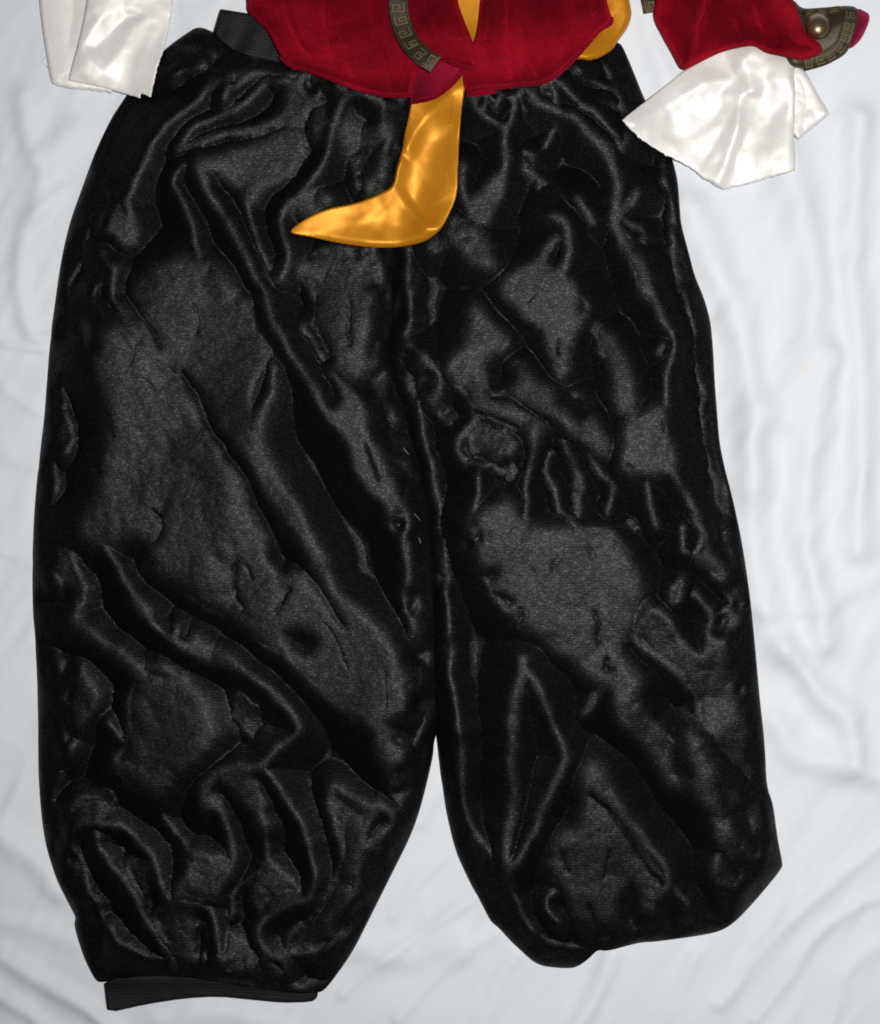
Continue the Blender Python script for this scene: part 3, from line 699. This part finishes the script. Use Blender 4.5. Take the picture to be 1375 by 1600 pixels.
 (s,.18,40,[(820,260),(850,290)]), (s,.15,40,[(870,300),(840,330)]),
]
rg = random.Random(5)
def gathers(u0, u1, n, f, lo, hi, fan):
    out = []
    for k in range(n):
        u = u0 + (u1 - u0) * (k + rg.uniform(.1, .9)) / n; l = rg.uniform(lo, hi); d = rg.uniform(-6, 6) + fan * (k / n - .5) * 2
        y = f(u)
        out.append(('s', rg.uniform(.5, .85), rg.uniform(4.5, 7), [(u, y), (u + d * .3, y + l * .45 * (1 if hi > 0 else 1)), (u + d, y + l)]))
    return out
LEFT += gathers(470, 640, 9, lambda u: 112 + (u - 470) * .22, 18, 42, -8)
RIGHT += gathers(725, 870, 9, lambda u: 140 - max(0, u - 820) * .3, 16, 36, 8)
LEFT += gathers(255, 430, 8, lambda u: 1522 + (u - 255) * .05, -40, -18, 0)
trousers = empty('harem_trousers', 640, 800, 'shiny black satin harem trousers with gathered elastic ankles laid flat on the white sheet', 'trousers')

WAIST = [(345,14),(420,26),(520,60),(640,90),(760,90),(880,75),(930,70),(935,95),(880,125),(760,150),(640,160),(520,130),(430,116),(358,92),(334,50)]
def ribs(angle, per, amp):
    c, s_ = math.cos(angle), math.sin(angle)
    return lambda X, Y, d: amp * np.sin((-(X) * s_ + Y * c) * 2 * math.pi / per)
piece('waistband', WAIST, M['black_elastic'], trousers, base=1, step=1.5, H=6, wr=(.5, 0), edge=(2.5, 6), rise=0, gap=12, follow=0,
      extra=ribs(.17, 5.0, .28), sharp=.8, corner=0)

LEFT_OUT = [(310,40),(287,55),(262,73),(235,100),(212,128),(196,152),(175,183),(150,235),(130,290),(110,345),(97,400),(88,460),(80,520),(74,590),(70,650),(64,700),(58,750),(54,800),(51,870),(51,945),(56,1010),(60,1100),(60,1200),(64,1270),(74,1330),(92,1385),(120,1433),(116,1442),(122,1470),(135,1505),(150,1533),(163,1535),(240,1522),(330,1530),(440,1549),(497,1552),(510,1545),(550,1490),(580,1430),(610,1370),(640,1310),(655,1270),(668,1220),(677,1180),(678,1160)]
def pushed(poly, f):
    return [(u + f(u, v)[0], v + f(u, v)[1]) for u, v in poly]
L_FULL = LEFT_OUT + [(684,1140),(688,1100),(685,1000),(683,900),(677,840),(672,790),(661,730),(645,665),(628,610),(614,560),(611,535),(619,505),(620,450),(619,390),(640,300),(660,200),(660,100),(560,96),(475,100),(435,97),(400,89),(366,80),(340,53)]
Z_SHEET = Z.copy()
L_VIS = pushed(L_FULL, lambda u, v: (0, 28) if (v > 1515 and 150 < u < 505) else ((0, -16) if (v < 106 and 395 < u < 670) else (0, 0)))
piece('trouser_leg', L_FULL, M['black_satin'], trousers, LEFT, visible=L_VIS, step=1.65, H=54, lev_amp=32, groove=.3, wr=(.42, .18), warp=4, smax=.66, lean=.19, alpha_soft=1.9, crest=5.0, sharp=1.0, mot=.24, pucker=.5, gap=1.5, follow=4, edge=(4, 7), rise=.66, seed=11, its=380)

R_FULL = [(690,100),(760,95),(830,85),(885,72),(920,68),(950,64),(964,66),(972,70),(985,100),(1003,145),(1012,165),(1045,238),(1052,252),(1059,282),(1062,320),(1064,350),(1075,390),(1085,430),(1100,465),(1110,500),(1114,540),(1117,600),(1121,650),(1124,690),(1132,730),(1140,760),(1148,792),(1160,850),(1172,930),(1180,1010),(1187,1090),(1195,1160),(1198,1230),(1208,1255),(1215,1310),(1222,1345),(1223,1356),(1185,1402),(1150,1440),(1125,1456),(1080,1464),(1020,1472),(1008,1472),(990,1475),(950,1486),(935,1483),(918,1500),(900,1512),(880,1513),(850,1510),(832,1502),(800,1472),(780,1450),(768,1440),(757,1420),(735,1380),(712,1330),(700,1280),(690,1220),(683,1160),(682,1100),(678,1040),(678,960),(676,900),(670,840),(666,800),(660,760),(650,710),(638,665),(620,620),(606,560),(603,535),(611,505),(613,450),(612,390),(630,300),(650,220),(655,160)]
R_FULL = pushed(R_FULL, lambda u, v: (-6, 0) if (u < 700 and 380 < v < 1120) else (0, 0))
R_VIS = pushed(R_FULL, lambda u, v: (0, -16) if (v < 101 and u < 900) else ((0, 8) if (v > 1470 and 900 < u < 960) else (0, 0)))
piece('trouser_leg', R_FULL, M['black_satin'], trousers, RIGHT, visible=R_VIS, step=1.65, H=54, lev_amp=32, groove=.3, wr=(.42, .18), warp=4, smax=.66, lean=.19, alpha_soft=1.9, crest=5.0, sharp=1.0, mot=.24, pucker=.5, gap=1.5, under=Z_SHEET, follow=4, edge=(4, 7), rise=.66, seed=47, its=380)

CUFF = [(162,1530),(240,1518),(330,1526),(420,1542),(480,1550),(497,1548),(496,1559),(486,1566),(440,1567),(400,1563),(340,1557),(290,1560),(230,1569),(168,1583),(165,1560)]
def cuff_ribs(X, Y, d):
    c = 1523 + .00022 * (X - 250) ** 2
    return .25 * np.sin((Y - c) * 2 * math.pi / 5.5) + 3.0 * np.exp(-((Y - 1530) / 14) ** 2)
piece('ankle_cuff', CUFF, M['black_elastic'], trousers, base=1, step=1.6, H=6, wr=(.5, 0), edge=(2.5, 6), rise=0, gap=1.5, follow=4, under=Z_SHEET, extra=cuff_ribs, sharp=.8, corner=1)

def thread(name, pts, r, mat, parent, lift=1.0):
    P = crom(pts, n=5); V = []; F = []
    zb = zat(Z, P[:, 0], P[:, 1]) + lift
    n = 6
    for i, (u, v) in enumerate(P):
        t = P[min(i + 1, len(P) - 1)] - P[max(i - 1, 0)]; t = t / (np.hypot(*t) + 1e-9); nrm = np.array([-t[1], t[0]])
        rr = r * (1 if 0 < i < len(P) - 1 else .5)
        for k in range(n):
            a = 2 * math.pi * k / n
            V.append(unit(u + nrm[0] * rr * math.cos(a), v + nrm[1] * rr * math.cos(a), zb[i] + rr * math.sin(a) + rr))
    for i in range(len(P) - 1):
        for k in range(n):
            F.append((i * n + k, i * n + (k + 1) % n, (i + 1) * n + (k + 1) % n, (i + 1) * n + k))
    return mesh_from(name, V, F, mat, parent)
for pts in ([(630,699),(633,704),(639,710)], [(647,802),(652,808),(657,813)], [(654,840),(656,845),(657,849)]):
    thread('tack_stitch', pts, .9, M['grey_thread'], trousers, 1.5)
# ------------------------------------------------------------------ gold satin sash
sash = empty('gold_sash', 690, 220, 'gold satin sash whose pointed tail folds over the black trousers', 'sash')
LOOP = [(930,-60),(975,-60),(983,0),(988,22),(981,44),(965,65),(958,79),(928,96),(900,92),(880,100),(860,60),(900,0)]
piece('sash_loop', LOOP, M['gold_satin'], sash, [(s,.9,22,[(965,-40),(972,10),(950,55),(915,85)]), (p,.6,5,[(940,60),(960,50),(950,80),(925,90),(915,80)])],
      base=.22, step=2, H=18, smax=.5, gap=2, follow=4, edge=(10, 8), thick=.0006, seed=61, tilt=.2, off_amp=3, warp=1)

# sash tail: comes out below the jacket front, bends and points left
TAIL = [(690,70),(728,70),(728,108),(728,131),(721,175),(718,218),(716,262),(715,305),(702,336),(688,362),(662,380),(618,388),(574,387),(527,380),(487,371),(457,366),(452,360),(479,340),(513,325),(553,318),(588,305),(614,290),(618,262),(627,236),(631,210),(638,183),(642,160),(648,120),(660,80)]
CTRL = [(690,70,6),(728,70,7),(655,90,5),(648,120,4),(725,105,9),(700,98,8),(660,140,5),(642,160,3),(704,146,13),(683,166,15),(662,188,17),(648,208,18),(636,230,18),(625,248,17),(618,264,15),(614,290,14),
 (637,184,4),(630,210,5),(626,237,9),(708,157,9),(701,205,6.5),(694,262,5),(690,314,6),(688,345,9),(727,131,6),(721,175,4.5),(718,218,6),(716,262,4.5),(715,305,4),(702,336,6),
 (640,255,12),(650,248,12.5),(690,312,9),(672,322,7),(652,300,9),(668,280,10.5),(630,292,11),(645,312,8),(660,335,8),(672,346,9),
 (618,293,15),(631,319,16),(645,333,17),(653,341,18),(667,356,21),(655,366,15),(680,352,14),
 (588,305,9),(553,318,7),(513,325,5),(479,340,3),(452,360,1.5),(600,325,12),(560,345,11),(520,350,8),(610,350,12),(640,358,12),(590,362,9),
 (457,364,3),(487,368,6),(527,374,9),(574,380,11),(618,382,12),(660,373,13),(690,360,9),(487,371,1.5),(527,380,2),(574,387,2),(618,388,2.5),(662,381,3),(457,366,1)]
piece('sash_tail', TAIL, M['gold_satin'], sash, hfield=facets(CTRL, 3.4), step=1.6, gap=3, follow=12, edge=(1.5, 3), rise=3, thick=.0007, seed=101, wr=(.35, 0), corner=2, blurbase=5, sharp=.8)
V = []; F = []
L_ = crom([(708,150),(701,205),(695,262),(691,314)], n=40)
zl = zat(gblur(Z, .5), L_[:, 0], L_[:, 1])
for k in range(0, len(L_) - 4, 5):
    (u0, v0), (u1, v1) = L_[k], L_[k + 2]; z0 = zl[k] + 1.1; q = len(V)
    V += [unit(u0 - .6, v0, z0 - 1), unit(u0 + .6, v0, z0 - 1), unit(u1 + .6, v1, z0 - 1), unit(u1 - .6, v1, z0 - 1), unit(u0, v0, z0), unit(u1, v1, z0)]
    F += [(q, q + 1, q + 4), (q + 1, q + 2, q + 5, q + 4), (q + 2, q + 3, q + 5), (q + 3, q, q + 4, q + 5)]
st = mesh_from('seam_stitching', V, F, M['dark_gold'], sash); st['kind'] = 'stuff'

# ------------------------------------------------------------------ red velvet jacket
jacket = empty('velvet_jacket', 680, 40, 'dark red velvet jacket with scalloped hem and bronze braid lying over the trouser waist', 'jacket')
# gold front panel showing between the two jacket fronts
piece('center_panel', [(690,-60),(770,-60),(760,0),(752,40),(742,75),(732,75),(715,30)], M['gold_satin'], sash,
      [(s,.8,14,[(728,-50),(730,20),(738,60)]), (s,.1,3,[(733,-40),(736,30)])], base=.3, step=2, H=8, smax=.4, gap=4, follow=8, edge=(4, 4), seed=63, its=60, hp=0, warp=1)

RP = [(760,-60),(950,-60),(947,0),(955,24),(957,34),(937,46),(915,71),(888,101),(862,124),(840,131),(819,134),(780,138),(771,143),(731,149),(722,130),(725,100),(732,75),(742,62),(747,35),(750,0)]
piece('front_panel', RP, M['red_velvet'], jacket,
      [(s,.05,14,[(800,-50),(795,40),(800,120)]), (s,.0,8,[(815,40),(825,85),(842,122)]), (s,.1,16,[(880,-40),(890,30),(870,90)]), (s,.0,12,[(930,-40),(928,20)]), (s,.1,14,[(765,20),(760,90)])],
      base=.5, step=2.2, H=16, smax=.55, gap=3, follow=9, edge=(18, 11), rise=.4, thick=.0009, seed=71, off_amp=4, its=120, hp=.3)

FACING = [(640,164),(641,150),(646,118),(652,100),(690,96),(725,104),(735,110),(726,112),(705,136),(680,154)]
LP = [(370,-60),(720,-60),(714,0),(723,26),(739,65),(746,92),(748,104),(738,110),(722,106),(704,97),(690,98),(672,108),(655,104),(648,122),(643,150),(618,152),(588,149),(544,136),(500,119),(470,109),(455,105),(436,85),(425,62),(416,47),(403,35),(386,17),(386,0)]
piece('facing', FACING, M['pink_facing'], jacket, base=1, step=1.8, H=6, wr=(.8, 0), edge=(4, 4), rise=0, gap=3, follow=10, thick=.0008, corner=1)
piece('front_panel', LP, M['red_velvet'], jacket,
      [(s,.0,8,[(577,-50),(581,10),(590,50),(600,95),(614,140)]), (s,.85,10,[(565,-50),(568,10),(578,60),(592,110)]), (s,.05,16,[(500,-40),(510,40),(520,100)]),
       (s,.0,14,[(440,-30),(455,40),(480,85)]), (s,.1,14,[(650,-40),(680,40),(705,80)]), (s,.05,8,[(618,60),(630,100),(634,140)]), (s,.0,16,[(540,70),(550,115)]), (s,.1,10,[(430,40),(446,80)])],
      base=.5, step=2.2, H=20, smax=.6, gap=3, follow=9, edge=(20, 14), rise=.4, thick=.0009, seed=83, off_amp=5, its=120, hp=.3)

def strip(name, line, w, mat, parent, lift=2.2, rib=4.4, amp=.9, crown=2.2, smooth=True, zsrc=None, step=.9):
    """a narrow band sewn along a line, with fine cross ridges (overlock stitching)"""
    P = crom(line, n=14)
    seg = np.r_[0, np.cumsum(np.hypot(*np.diff(P, axis=0).T))]
    n = max(8, int(seg[-1] / step)); t = np.linspace(0, seg[-1], n)
    u = np.interp(t, seg, P[:, 0]); v = np.interp(t, seg, P[:, 1])
    du = np.gradient(u); dv = np.gradient(v); l = np.hypot(du, dv); nx_, ny_ = -dv / l, du / l
    nw = 7; V = []
    a = np.linspace(-1, 1, nw)
    zc = zat(gblur(Z, .6), u, v)
    kk = np.exp(-.5 * (np.arange(-24, 25) / 9.0) ** 2); kk /= kk.sum()
    zc = np.convolve(np.pad(zc, 24, mode='edge'), kk, mode='valid')
    for j in range(nw):
        uu = u + nx_ * a[j] * w / 2 * (1 + .10 * vnoise(t, t * 0 + 3 * j, 5, 3)); vv = v + ny_ * a[j] * w / 2 * (1 + .10 * vnoise(t, t * 0 + 3 * j, 5, 4))
        zz = zc + lift + crown * (1 - a[j] ** 2) + amp * (1 - a[j] ** 4) * np.sin(t * 2 * math.pi / rib + .9 * a[j]) * (.7 + .5 * vnoise(t, 0 * t, 9, 8))
        V.append(np.stack(unit(uu, vv, zz), 1))
    V = np.stack(V, 1).reshape(-1, 3)
    i = np.arange(n * nw).reshape(n, nw)
    F = np.stack([i[:-1, :-1], i[1:, :-1], i[1:, 1:], i[:-1, 1:]], -1).reshape(-1, 4)
    ob = mesh_from(name, V, F, mat, parent)
    md = ob.modifiers.new("thickness", 'SOLIDIFY'); md.thickness = .0012; md.offset = -1
    return ob
strip('hem', [(438,88),(456,103),(470,107),(500,116),(544,133),(588,146),(618,149),(641,148)], 8, M['red_hem'], jacket)
strip('hem', [(641,160),(679,151),(704,133),(724,110)], 8, M['red_hem'], jacket)
strip('hem', [(702,95),(722,103),(738,106),(746,102)], 9, M['red_hem'], jacket, rib=4)
strip('hem', [(954,26),(953,36),(936,47),(914,72),(887,101),(861,122),(840,129),(819,131),(780,135),(752,137),(734,142)], 9, M['red_hem'], jacket)
strip('hem', [(775,143),(755,146),(730,148)], 7, M['red_hem'], jacket, lift=.6)

# braid with a key pattern: each key is one raised piece
def key_mesh(w, h):
    """a square spiral of flat bars, w by h, in trace units, lying in the XY plane"""
    pts = [(-.5, -.5), (.5, -.5), (.5, .5), (-.28, .5), (-.28, -.1), (.16, -.1), (.16, .2)]
    V = []; F = []; b = .085; z0, z1 = 0, .9
    for (x1, y1), (x2, y2) in zip(pts[:-1], pts[1:]):
        xa, xb = min(x1, x2) - b, max(x1, x2) + b; ya, yb = min(y1, y2) - b, max(y1, y2) + b
        k = len(V); e = .05; zz = z1 * (1 + .002 * len(V))
        for (zc, q) in ((z0, 0), (zz, e)):
            for (x, y) in ((xa + q, ya + q), (xb - q, ya + q), (xb - q, yb - q), (xa + q, yb - q)): V.append((x * w, y * h, zc))
        F += [(k + 4, k + 5, k + 6, k + 7)] + [(k + i, k + (i + 1) % 4, k + 4 + (i + 1) % 4, k + 4 + i) for i in range(4)]
    me = bpy.data.meshes.new('key_motif')
    me.from_pydata([(x * S, y * S, z * S) for x, y, z in V], [], F); me.update()
    me.materials.append(M['braid_key'])
    return me

def braid(line, w, parent, nkey, lift=2.0, kw=None, ends=True):
    P = crom(line, n=14)
    seg = np.r_[0, np.cumsum(np.hypot(*np.diff(P, axis=0).T))]
    n = max(10, int(seg[-1] / 2)); t = np.linspace(0, seg[-1], n)
    u = np.interp(t, seg, P[:, 0]); v = np.interp(t, seg, P[:, 1])
    du = np.gradient(u); dv = np.gradient(v); l = np.hypot(du, dv); nx_, ny_ = -dv / l, du / l
    zs = gblur(dilate(Z, 2), 1.5); nw = 15; a = np.linspace(-1, 1, nw); V = []
    for j in range(nw):
        uu = u + nx_ * a[j] * w / 2; vv = v + ny_ * a[j] * w / 2
        rim = 1.3 * math.exp(-((abs(a[j]) - .88) / .1) ** 2)
        V.append(np.stack(unit(uu, vv, zat(zs, uu, vv) + lift + rim * (1 + .25 * np.sin(t * 2.6))), 1))
    V = np.stack(V, 1).reshape(-1, 3); i = np.arange(n * nw).reshape(n, nw)
    F = np.stack([i[:-1, :-1], i[1:, :-1], i[1:, 1:], i[:-1, 1:]], -1).reshape(-1, 4)
    ob = mesh_from('braid_trim', V, F, M['braid_ground'], parent)
    md = ob.modifiers.new("thickness", 'SOLIDIFY'); md.thickness = .0012; md.offset = -1
    me = key_mesh(seg[-1] / nkey * .66, w * .56)
    me2 = key_mesh(seg[-1] / nkey * .66, -w * .56)
    me2.flip_normals()
    off = parent_loc(parent)
    for k in range(nkey):
        tt = (k + .5) / nkey * seg[-1]
        uu = np.interp(tt, t, u); vv = np.interp(tt, t, v); au = np.interp(tt, t, du); av = np.interp(tt, t, dv)
        km = bpy.data.objects.new('key_motif', me if k % 2 == 0 else me2); COL.objects.link(km); km.parent = ob
        e = 5
        x, y, z = unit(uu, vv, zat(zs, uu, vv) + lift + .1)
        ang = math.atan2(-av, au)
        cx_, sx_ = au / math.hypot(au, av), av / math.hypot(au, av)
        sl = (zat(zs, uu + cx_ * e, vv + sx_ * e) - zat(zs, uu - cx_ * e, vv - sx_ * e)) / (2 * e)
        st = (zat(zs, uu - sx_ * e, vv + cx_ * e) - zat(zs, uu + sx_ * e, vv - cx_ * e)) / (2 * e)
        X = Vector((cx_, -sx_, float(sl))).normalized(); Yv = Vector((sx_, cx_, float(-st))); Zv = X.cross(Yv).normalized(); Yv = Zv.cross(X)
        from mathutils import Matrix
        R = Matrix((X, Yv, Zv)).transposed()
        km.rotation_euler = R.to_euler()
        km.location = Vector((x, y, z)) - Vector(off)
    return ob
braid([(622,-60),(622,0),(626,32),(638,62),(657,85),(681,101)], 31, jacket, 9, lift=3.2)

# ------------------------------------------------------------------ white satin cuff at the left
wc = empty('satin_cuff', 165, 70, 'white satin cuff with a raw cut lower edge overlapping the left hip of the trousers', 'cuff')
def fray(pts, amp, seed, per=3.0):
    P = np.array(pts, float); out = []
    r = np.random.RandomState(seed)
    for a, b in zip(P[:-1], P[1:]):
        n = max(1, int(np.hypot(*(b - a)) / per)); nr = np.array([-(b - a)[1], (b - a)[0]]) / (np.hypot(*(b - a)) + 1e-6)
        for k in range(n): out.append(a + (b - a) * k / n + nr * amp * r.uniform(-1, 1))
    out.append(P[-1]); return [tuple(q) for q in out]
BACK = [(59,-60),(61,0),(66,45),(73,90),(78,120)] + fray([(81,130),(90,135),(112,139),(150,142),(175,146)], .8, 1) + [(185,120),(170,-60)]
piece('back_layer', BACK, M['white_satin'], wc, [(s,.9,14,[(80,-50),(88,40),(96,110)]), (p,.1,4,[(112,-50),(128,-50),(118,40),(104,80),(100,50)]), (s,.6,10,[(70,60),(84,125)])],
      base=.4, step=1.8, H=12, smax=.45, gap=2.5, follow=5, edge=(5, 5), rise=.5, thick=.0006, seed=121, off_amp=3, its=80, hp=.2, corner=1, wr=(.4, .1))
FRONT = [(150,-60),(138,-20),(133,20),(122,68)] + fray([(106,126),(130,131),(160,137),(190,146),(219,153)], .9, 2) + [(220,146)] + fray([(221,146),(236,152)], .6, 3) + fray([(238,138),(246,108),(258,70),(265,40),(269,10),(271,-60)], .7, 4, 4)
FC = [(150,-60,7),(138,-20,6),(133,20,6),(122,68,6),(106,126,4),(271,-60,4),(269,10,4),(265,40,4),(258,70,4),(246,108,3),(238,138,3),(236,152,2),(130,131,4),(160,137,4),(190,146,4),(221,150,3.5),
 (150,74,2.5),(172,52,1.5),(197,28,2.5),(127,70,9),(143,48,10),(158,28,11),(190,10,10),(208,40,11),(188,82,11),(160,114,10),(140,92,10),
 (120,108,8),(140,15,9),(152,-30,8),(175,-10,12),(200,-35,11),(232,20,10),(226,80,11),(210,120,9),(185,125,8.5),(150,125,8),(250,40,8),(246,-30,8)]
piece('front_layer', FRONT, M['white_satin'], wc, hfield=facets(FC, 3.0), step=1.7, gap=2.5, follow=5, edge=(1.5, 3), rise=3, thick=.0006, seed=131, corner=1, wr=(.7, 0), sharp=.8)
thread('loose_thread', [(73,84),(69,92),(66,97),(70,101),(76,106)], .5, M['white_thread'], wc, 1.0)

# ------------------------------------------------------------------ red sleeve with white flared cuff, bronze braid and button
slv = empty('jacket_sleeve', 1165, 90, 'dark red velvet sleeve end with flared white satin cuff and domed bronze button', 'sleeve')
UND = [(1215,90),(1242,96),(1260,113),(1279,149)] + fray([(1297,178),(1262,207),(1247,219)], .8, 9) + [(1230,200),(1215,150)]
piece('cuff_back', UND, M['white_satin_flare'], slv, [(s,.2,8,[(1250,120),(1262,160),(1255,205)]), (s,.8,10,[(1270,130),(1290,175)])], base=.3, step=1.8, H=14, smax=.45, gap=4, follow=5, edge=(5, 5),
      rise=.6, thick=.0006, seed=141, off_amp=3, its=80, hp=.2, corner=1)
FLARE = [(1177,60),(1130,74),(1093,92),(1057,119),(1020,149)] + fray([(971,187),(984,202),(999,216),(1031,238),(1057,251),(1079,262),(1100,280),(1130,296),(1159,291),(1195,280),(1242,267)], 1.0, 5) + [(1243,240),(1240,215),(1243,150),(1240,110),(1245,92),(1213,80),(1195,76)]
FL = [
 (s,1.0,13,[(980,192),(1010,178),(1039,164),(1070,142),(1100,124),(1135,104),(1166,88)]), (p,.3,6,[(1000,200),(1050,170),(1110,140),(1150,120),(1140,160),(1110,200),(1085,245),(1050,240)]),
 (s,1.0,12,[(1170,120),(1160,160),(1145,195),(1128,235),(1112,270)]), (s,0,4,[(1175,70),(1176,110),(1173,145),(1160,180),(1150,205),(1135,240),(1122,275)]), (s,.95,7,[(1182,90),(1181,140),(1165,190),(1140,240),(1125,285)]),
 (s,.95,22,[(1120,150),(1105,200),(1090,245)]), (p,.75,5,[(1190,95),(1225,100),(1232,130),(1200,140),(1188,125)]), (p,.1,5,[(1190,150),(1215,135),(1235,150),(1230,170),(1200,175)]),
 (p,.8,6,[(1200,180),(1235,180),(1232,210),(1210,215)]), (p,.9,6,[(1170,220),(1200,225),(1230,250),(1215,270),(1160,282),(1150,260)]), (s,.15,8,[(1190,190),(1205,220),(1222,245)]),
 (s,.05,5,[(1200,130),(1215,160),(1232,190)]),
]
FLC = [(1177,62,10),(1130,76,6),(1093,94,6),(1057,121,6),(1020,151,5),(971,187,2),(988,195,9),(1039,168,15),(1100,130,19),(1160,95,21),(1012,181,12),(1070,150,17),
 (1010,206,7),(1040,218,7),(1080,190,8),(1120,150,10),(1148,122,13),(1075,248,6.5),(1100,205,8),(1128,165,10),(1092,264,6.5),(1116,222,8.5),
 (1140,190,15),(1128,235,15),(1112,280,11),(1158,150,20),(1168,110,21),(1176,80,23),(1174,145,25),(1153,200,24),(1138,245,20),(1122,288,14),
 (1186,145,15),(1166,205,13),(1150,250,11),(1135,290,8),(1190,95,17),(1196,128,16),(1230,95,15),(1234,126,14.5),(1192,152,9),(1238,150,7),(1215,170,6),(1232,185,8),
 (1185,225,10),(1235,215,9),(1172,278,8),(1238,262,7),(1205,250,10),(984,202,2),(1031,238,3),(1079,262,4),(1100,280,5),(1130,296,5),(1159,291,5),(1195,280,4),(1242,267,3),(1243,217,4),(1244,150,4),(1242,110,6),(1245,92,6),(1213,80,10)]
piece('cuff', FLARE, M['white_satin_flare'], slv, hfield=facets(FLC, 3.2), step=1.7, gap=3, follow=6, edge=(1.5, 3), rise=3, thick=.0006, seed=151, corner=1, wr=(.7, 0), sharp=.8)

INN = [(1340,12),(1350,17),(1359,22),(1358,36),(1345,63),(1327,79),(1322,60),(1332,30)]
piece('lining', INN, M['magenta_velvet'], slv, base=1, step=1.6, H=16, wr=(.8, 0), edge=(5, 9), rise=.3, gap=8, follow=0, thick=.0008)
CUFFBAND = [(1238,-4),(1252,14),(1282,12),(1330,8),(1343,15),(1341,36),(1331,69),(1320,87),(1294,100),(1260,108),(1235,104),(1225,85),(1230,40)]
piece('band', CUFFBAND, M['braid_ground'], slv, [(s,1,26,[(1320,20),(1315,60),(1285,92)])], base=.6, step=1.6, H=30, smax=.5, gap=4, follow=4, edge=(6, 10), rise=.6, thick=.001, seed=161, off_amp=3, its=80, hp=0, wr=(.6, .2))
def braid_on(line, w, n, lift=1.0): return braid(line, w, slv, n, lift=lift)
braid_on([(1330,14),(1326,40),(1314,72),(1290,90),(1256,100)], 22, 7)
braid_on([(1256,21),(1280,19),(1312,15)], 12, 3)
braid_on([(1010,-50),(1012,-10),(1017,20)], 24, 3)

RED = [(1030,-60),(1228,-60),(1239,0),(1244,9),(1250,29),(1258,51),(1279,65),(1287,78),(1276,88),(1254,96),(1224,88),(1195,83),(1177,70),(1130,80),(1093,98),(1066,113),(1050,85),(1035,58),(1019,28),(1024,0)]
piece('sleeve', RED, M['red_velvet'], slv,
      [(s,.0,18,[(1120,-40),(1100,30),(1085,85)]), (s,.0,14,[(1180,10),(1200,50),(1225,75)]), (s,.05,10,[(1150,30),(1160,60)]), (s,.8,16,[(1060,20),(1075,80)]), (s,.05,10,[(1235,40),(1255,80)]), (s,.0,12,[(1105,90),(1140,65),(1175,58)])],
      base=.45, step=2, H=40, smax=.7, gap=3, follow=6, edge=(12, 14), rise=.8, thick=.001, seed=171, off_amp=6, its=120, hp=.2)

def dome(name, u, v, r, hgt, mat, parent, z0, tilt=(0, 0), rim=False):
    V = []; F = []; n = 40
    prof = [(1.0, 0.0), (1.03, .05), (1.02, .10), (.97, .13), (.93, .16)] if rim else []
    prof += [(math.cos(a) * (.93 if rim else 1), .16 * bool(rim) + math.sin(a)) for a in np.linspace(.02, math.pi / 2, 14)]
    for (q, z) in prof:
        for k in range(n):
            a = 2 * math.pi * k / n
            du, dv = r * q * math.cos(a), r * q * math.sin(a)
            V.append(unit(u + du, v + dv, z0 + z * hgt + tilt[0] * du + tilt[1] * dv))
    m = len(prof)
    for i in range(m - 1):
        for k in range(n): F.append((i * n + k, (i + 1) * n + k, (i + 1) * n + (k + 1) % n, i * n + (k + 1) % n))
    F.append(tuple((m - 1) * n + k for k in range(n))[::-1])
    ob = mesh_from(name, V, F, mat, parent)
    return ob
zb = float(zat(Z, np.array([1279.]), np.array([42.]))[0])
btn = dome('button', 1279, 42, 22, 19, M['bronze'], slv, zb - 3, (.05, .03), rim=True)
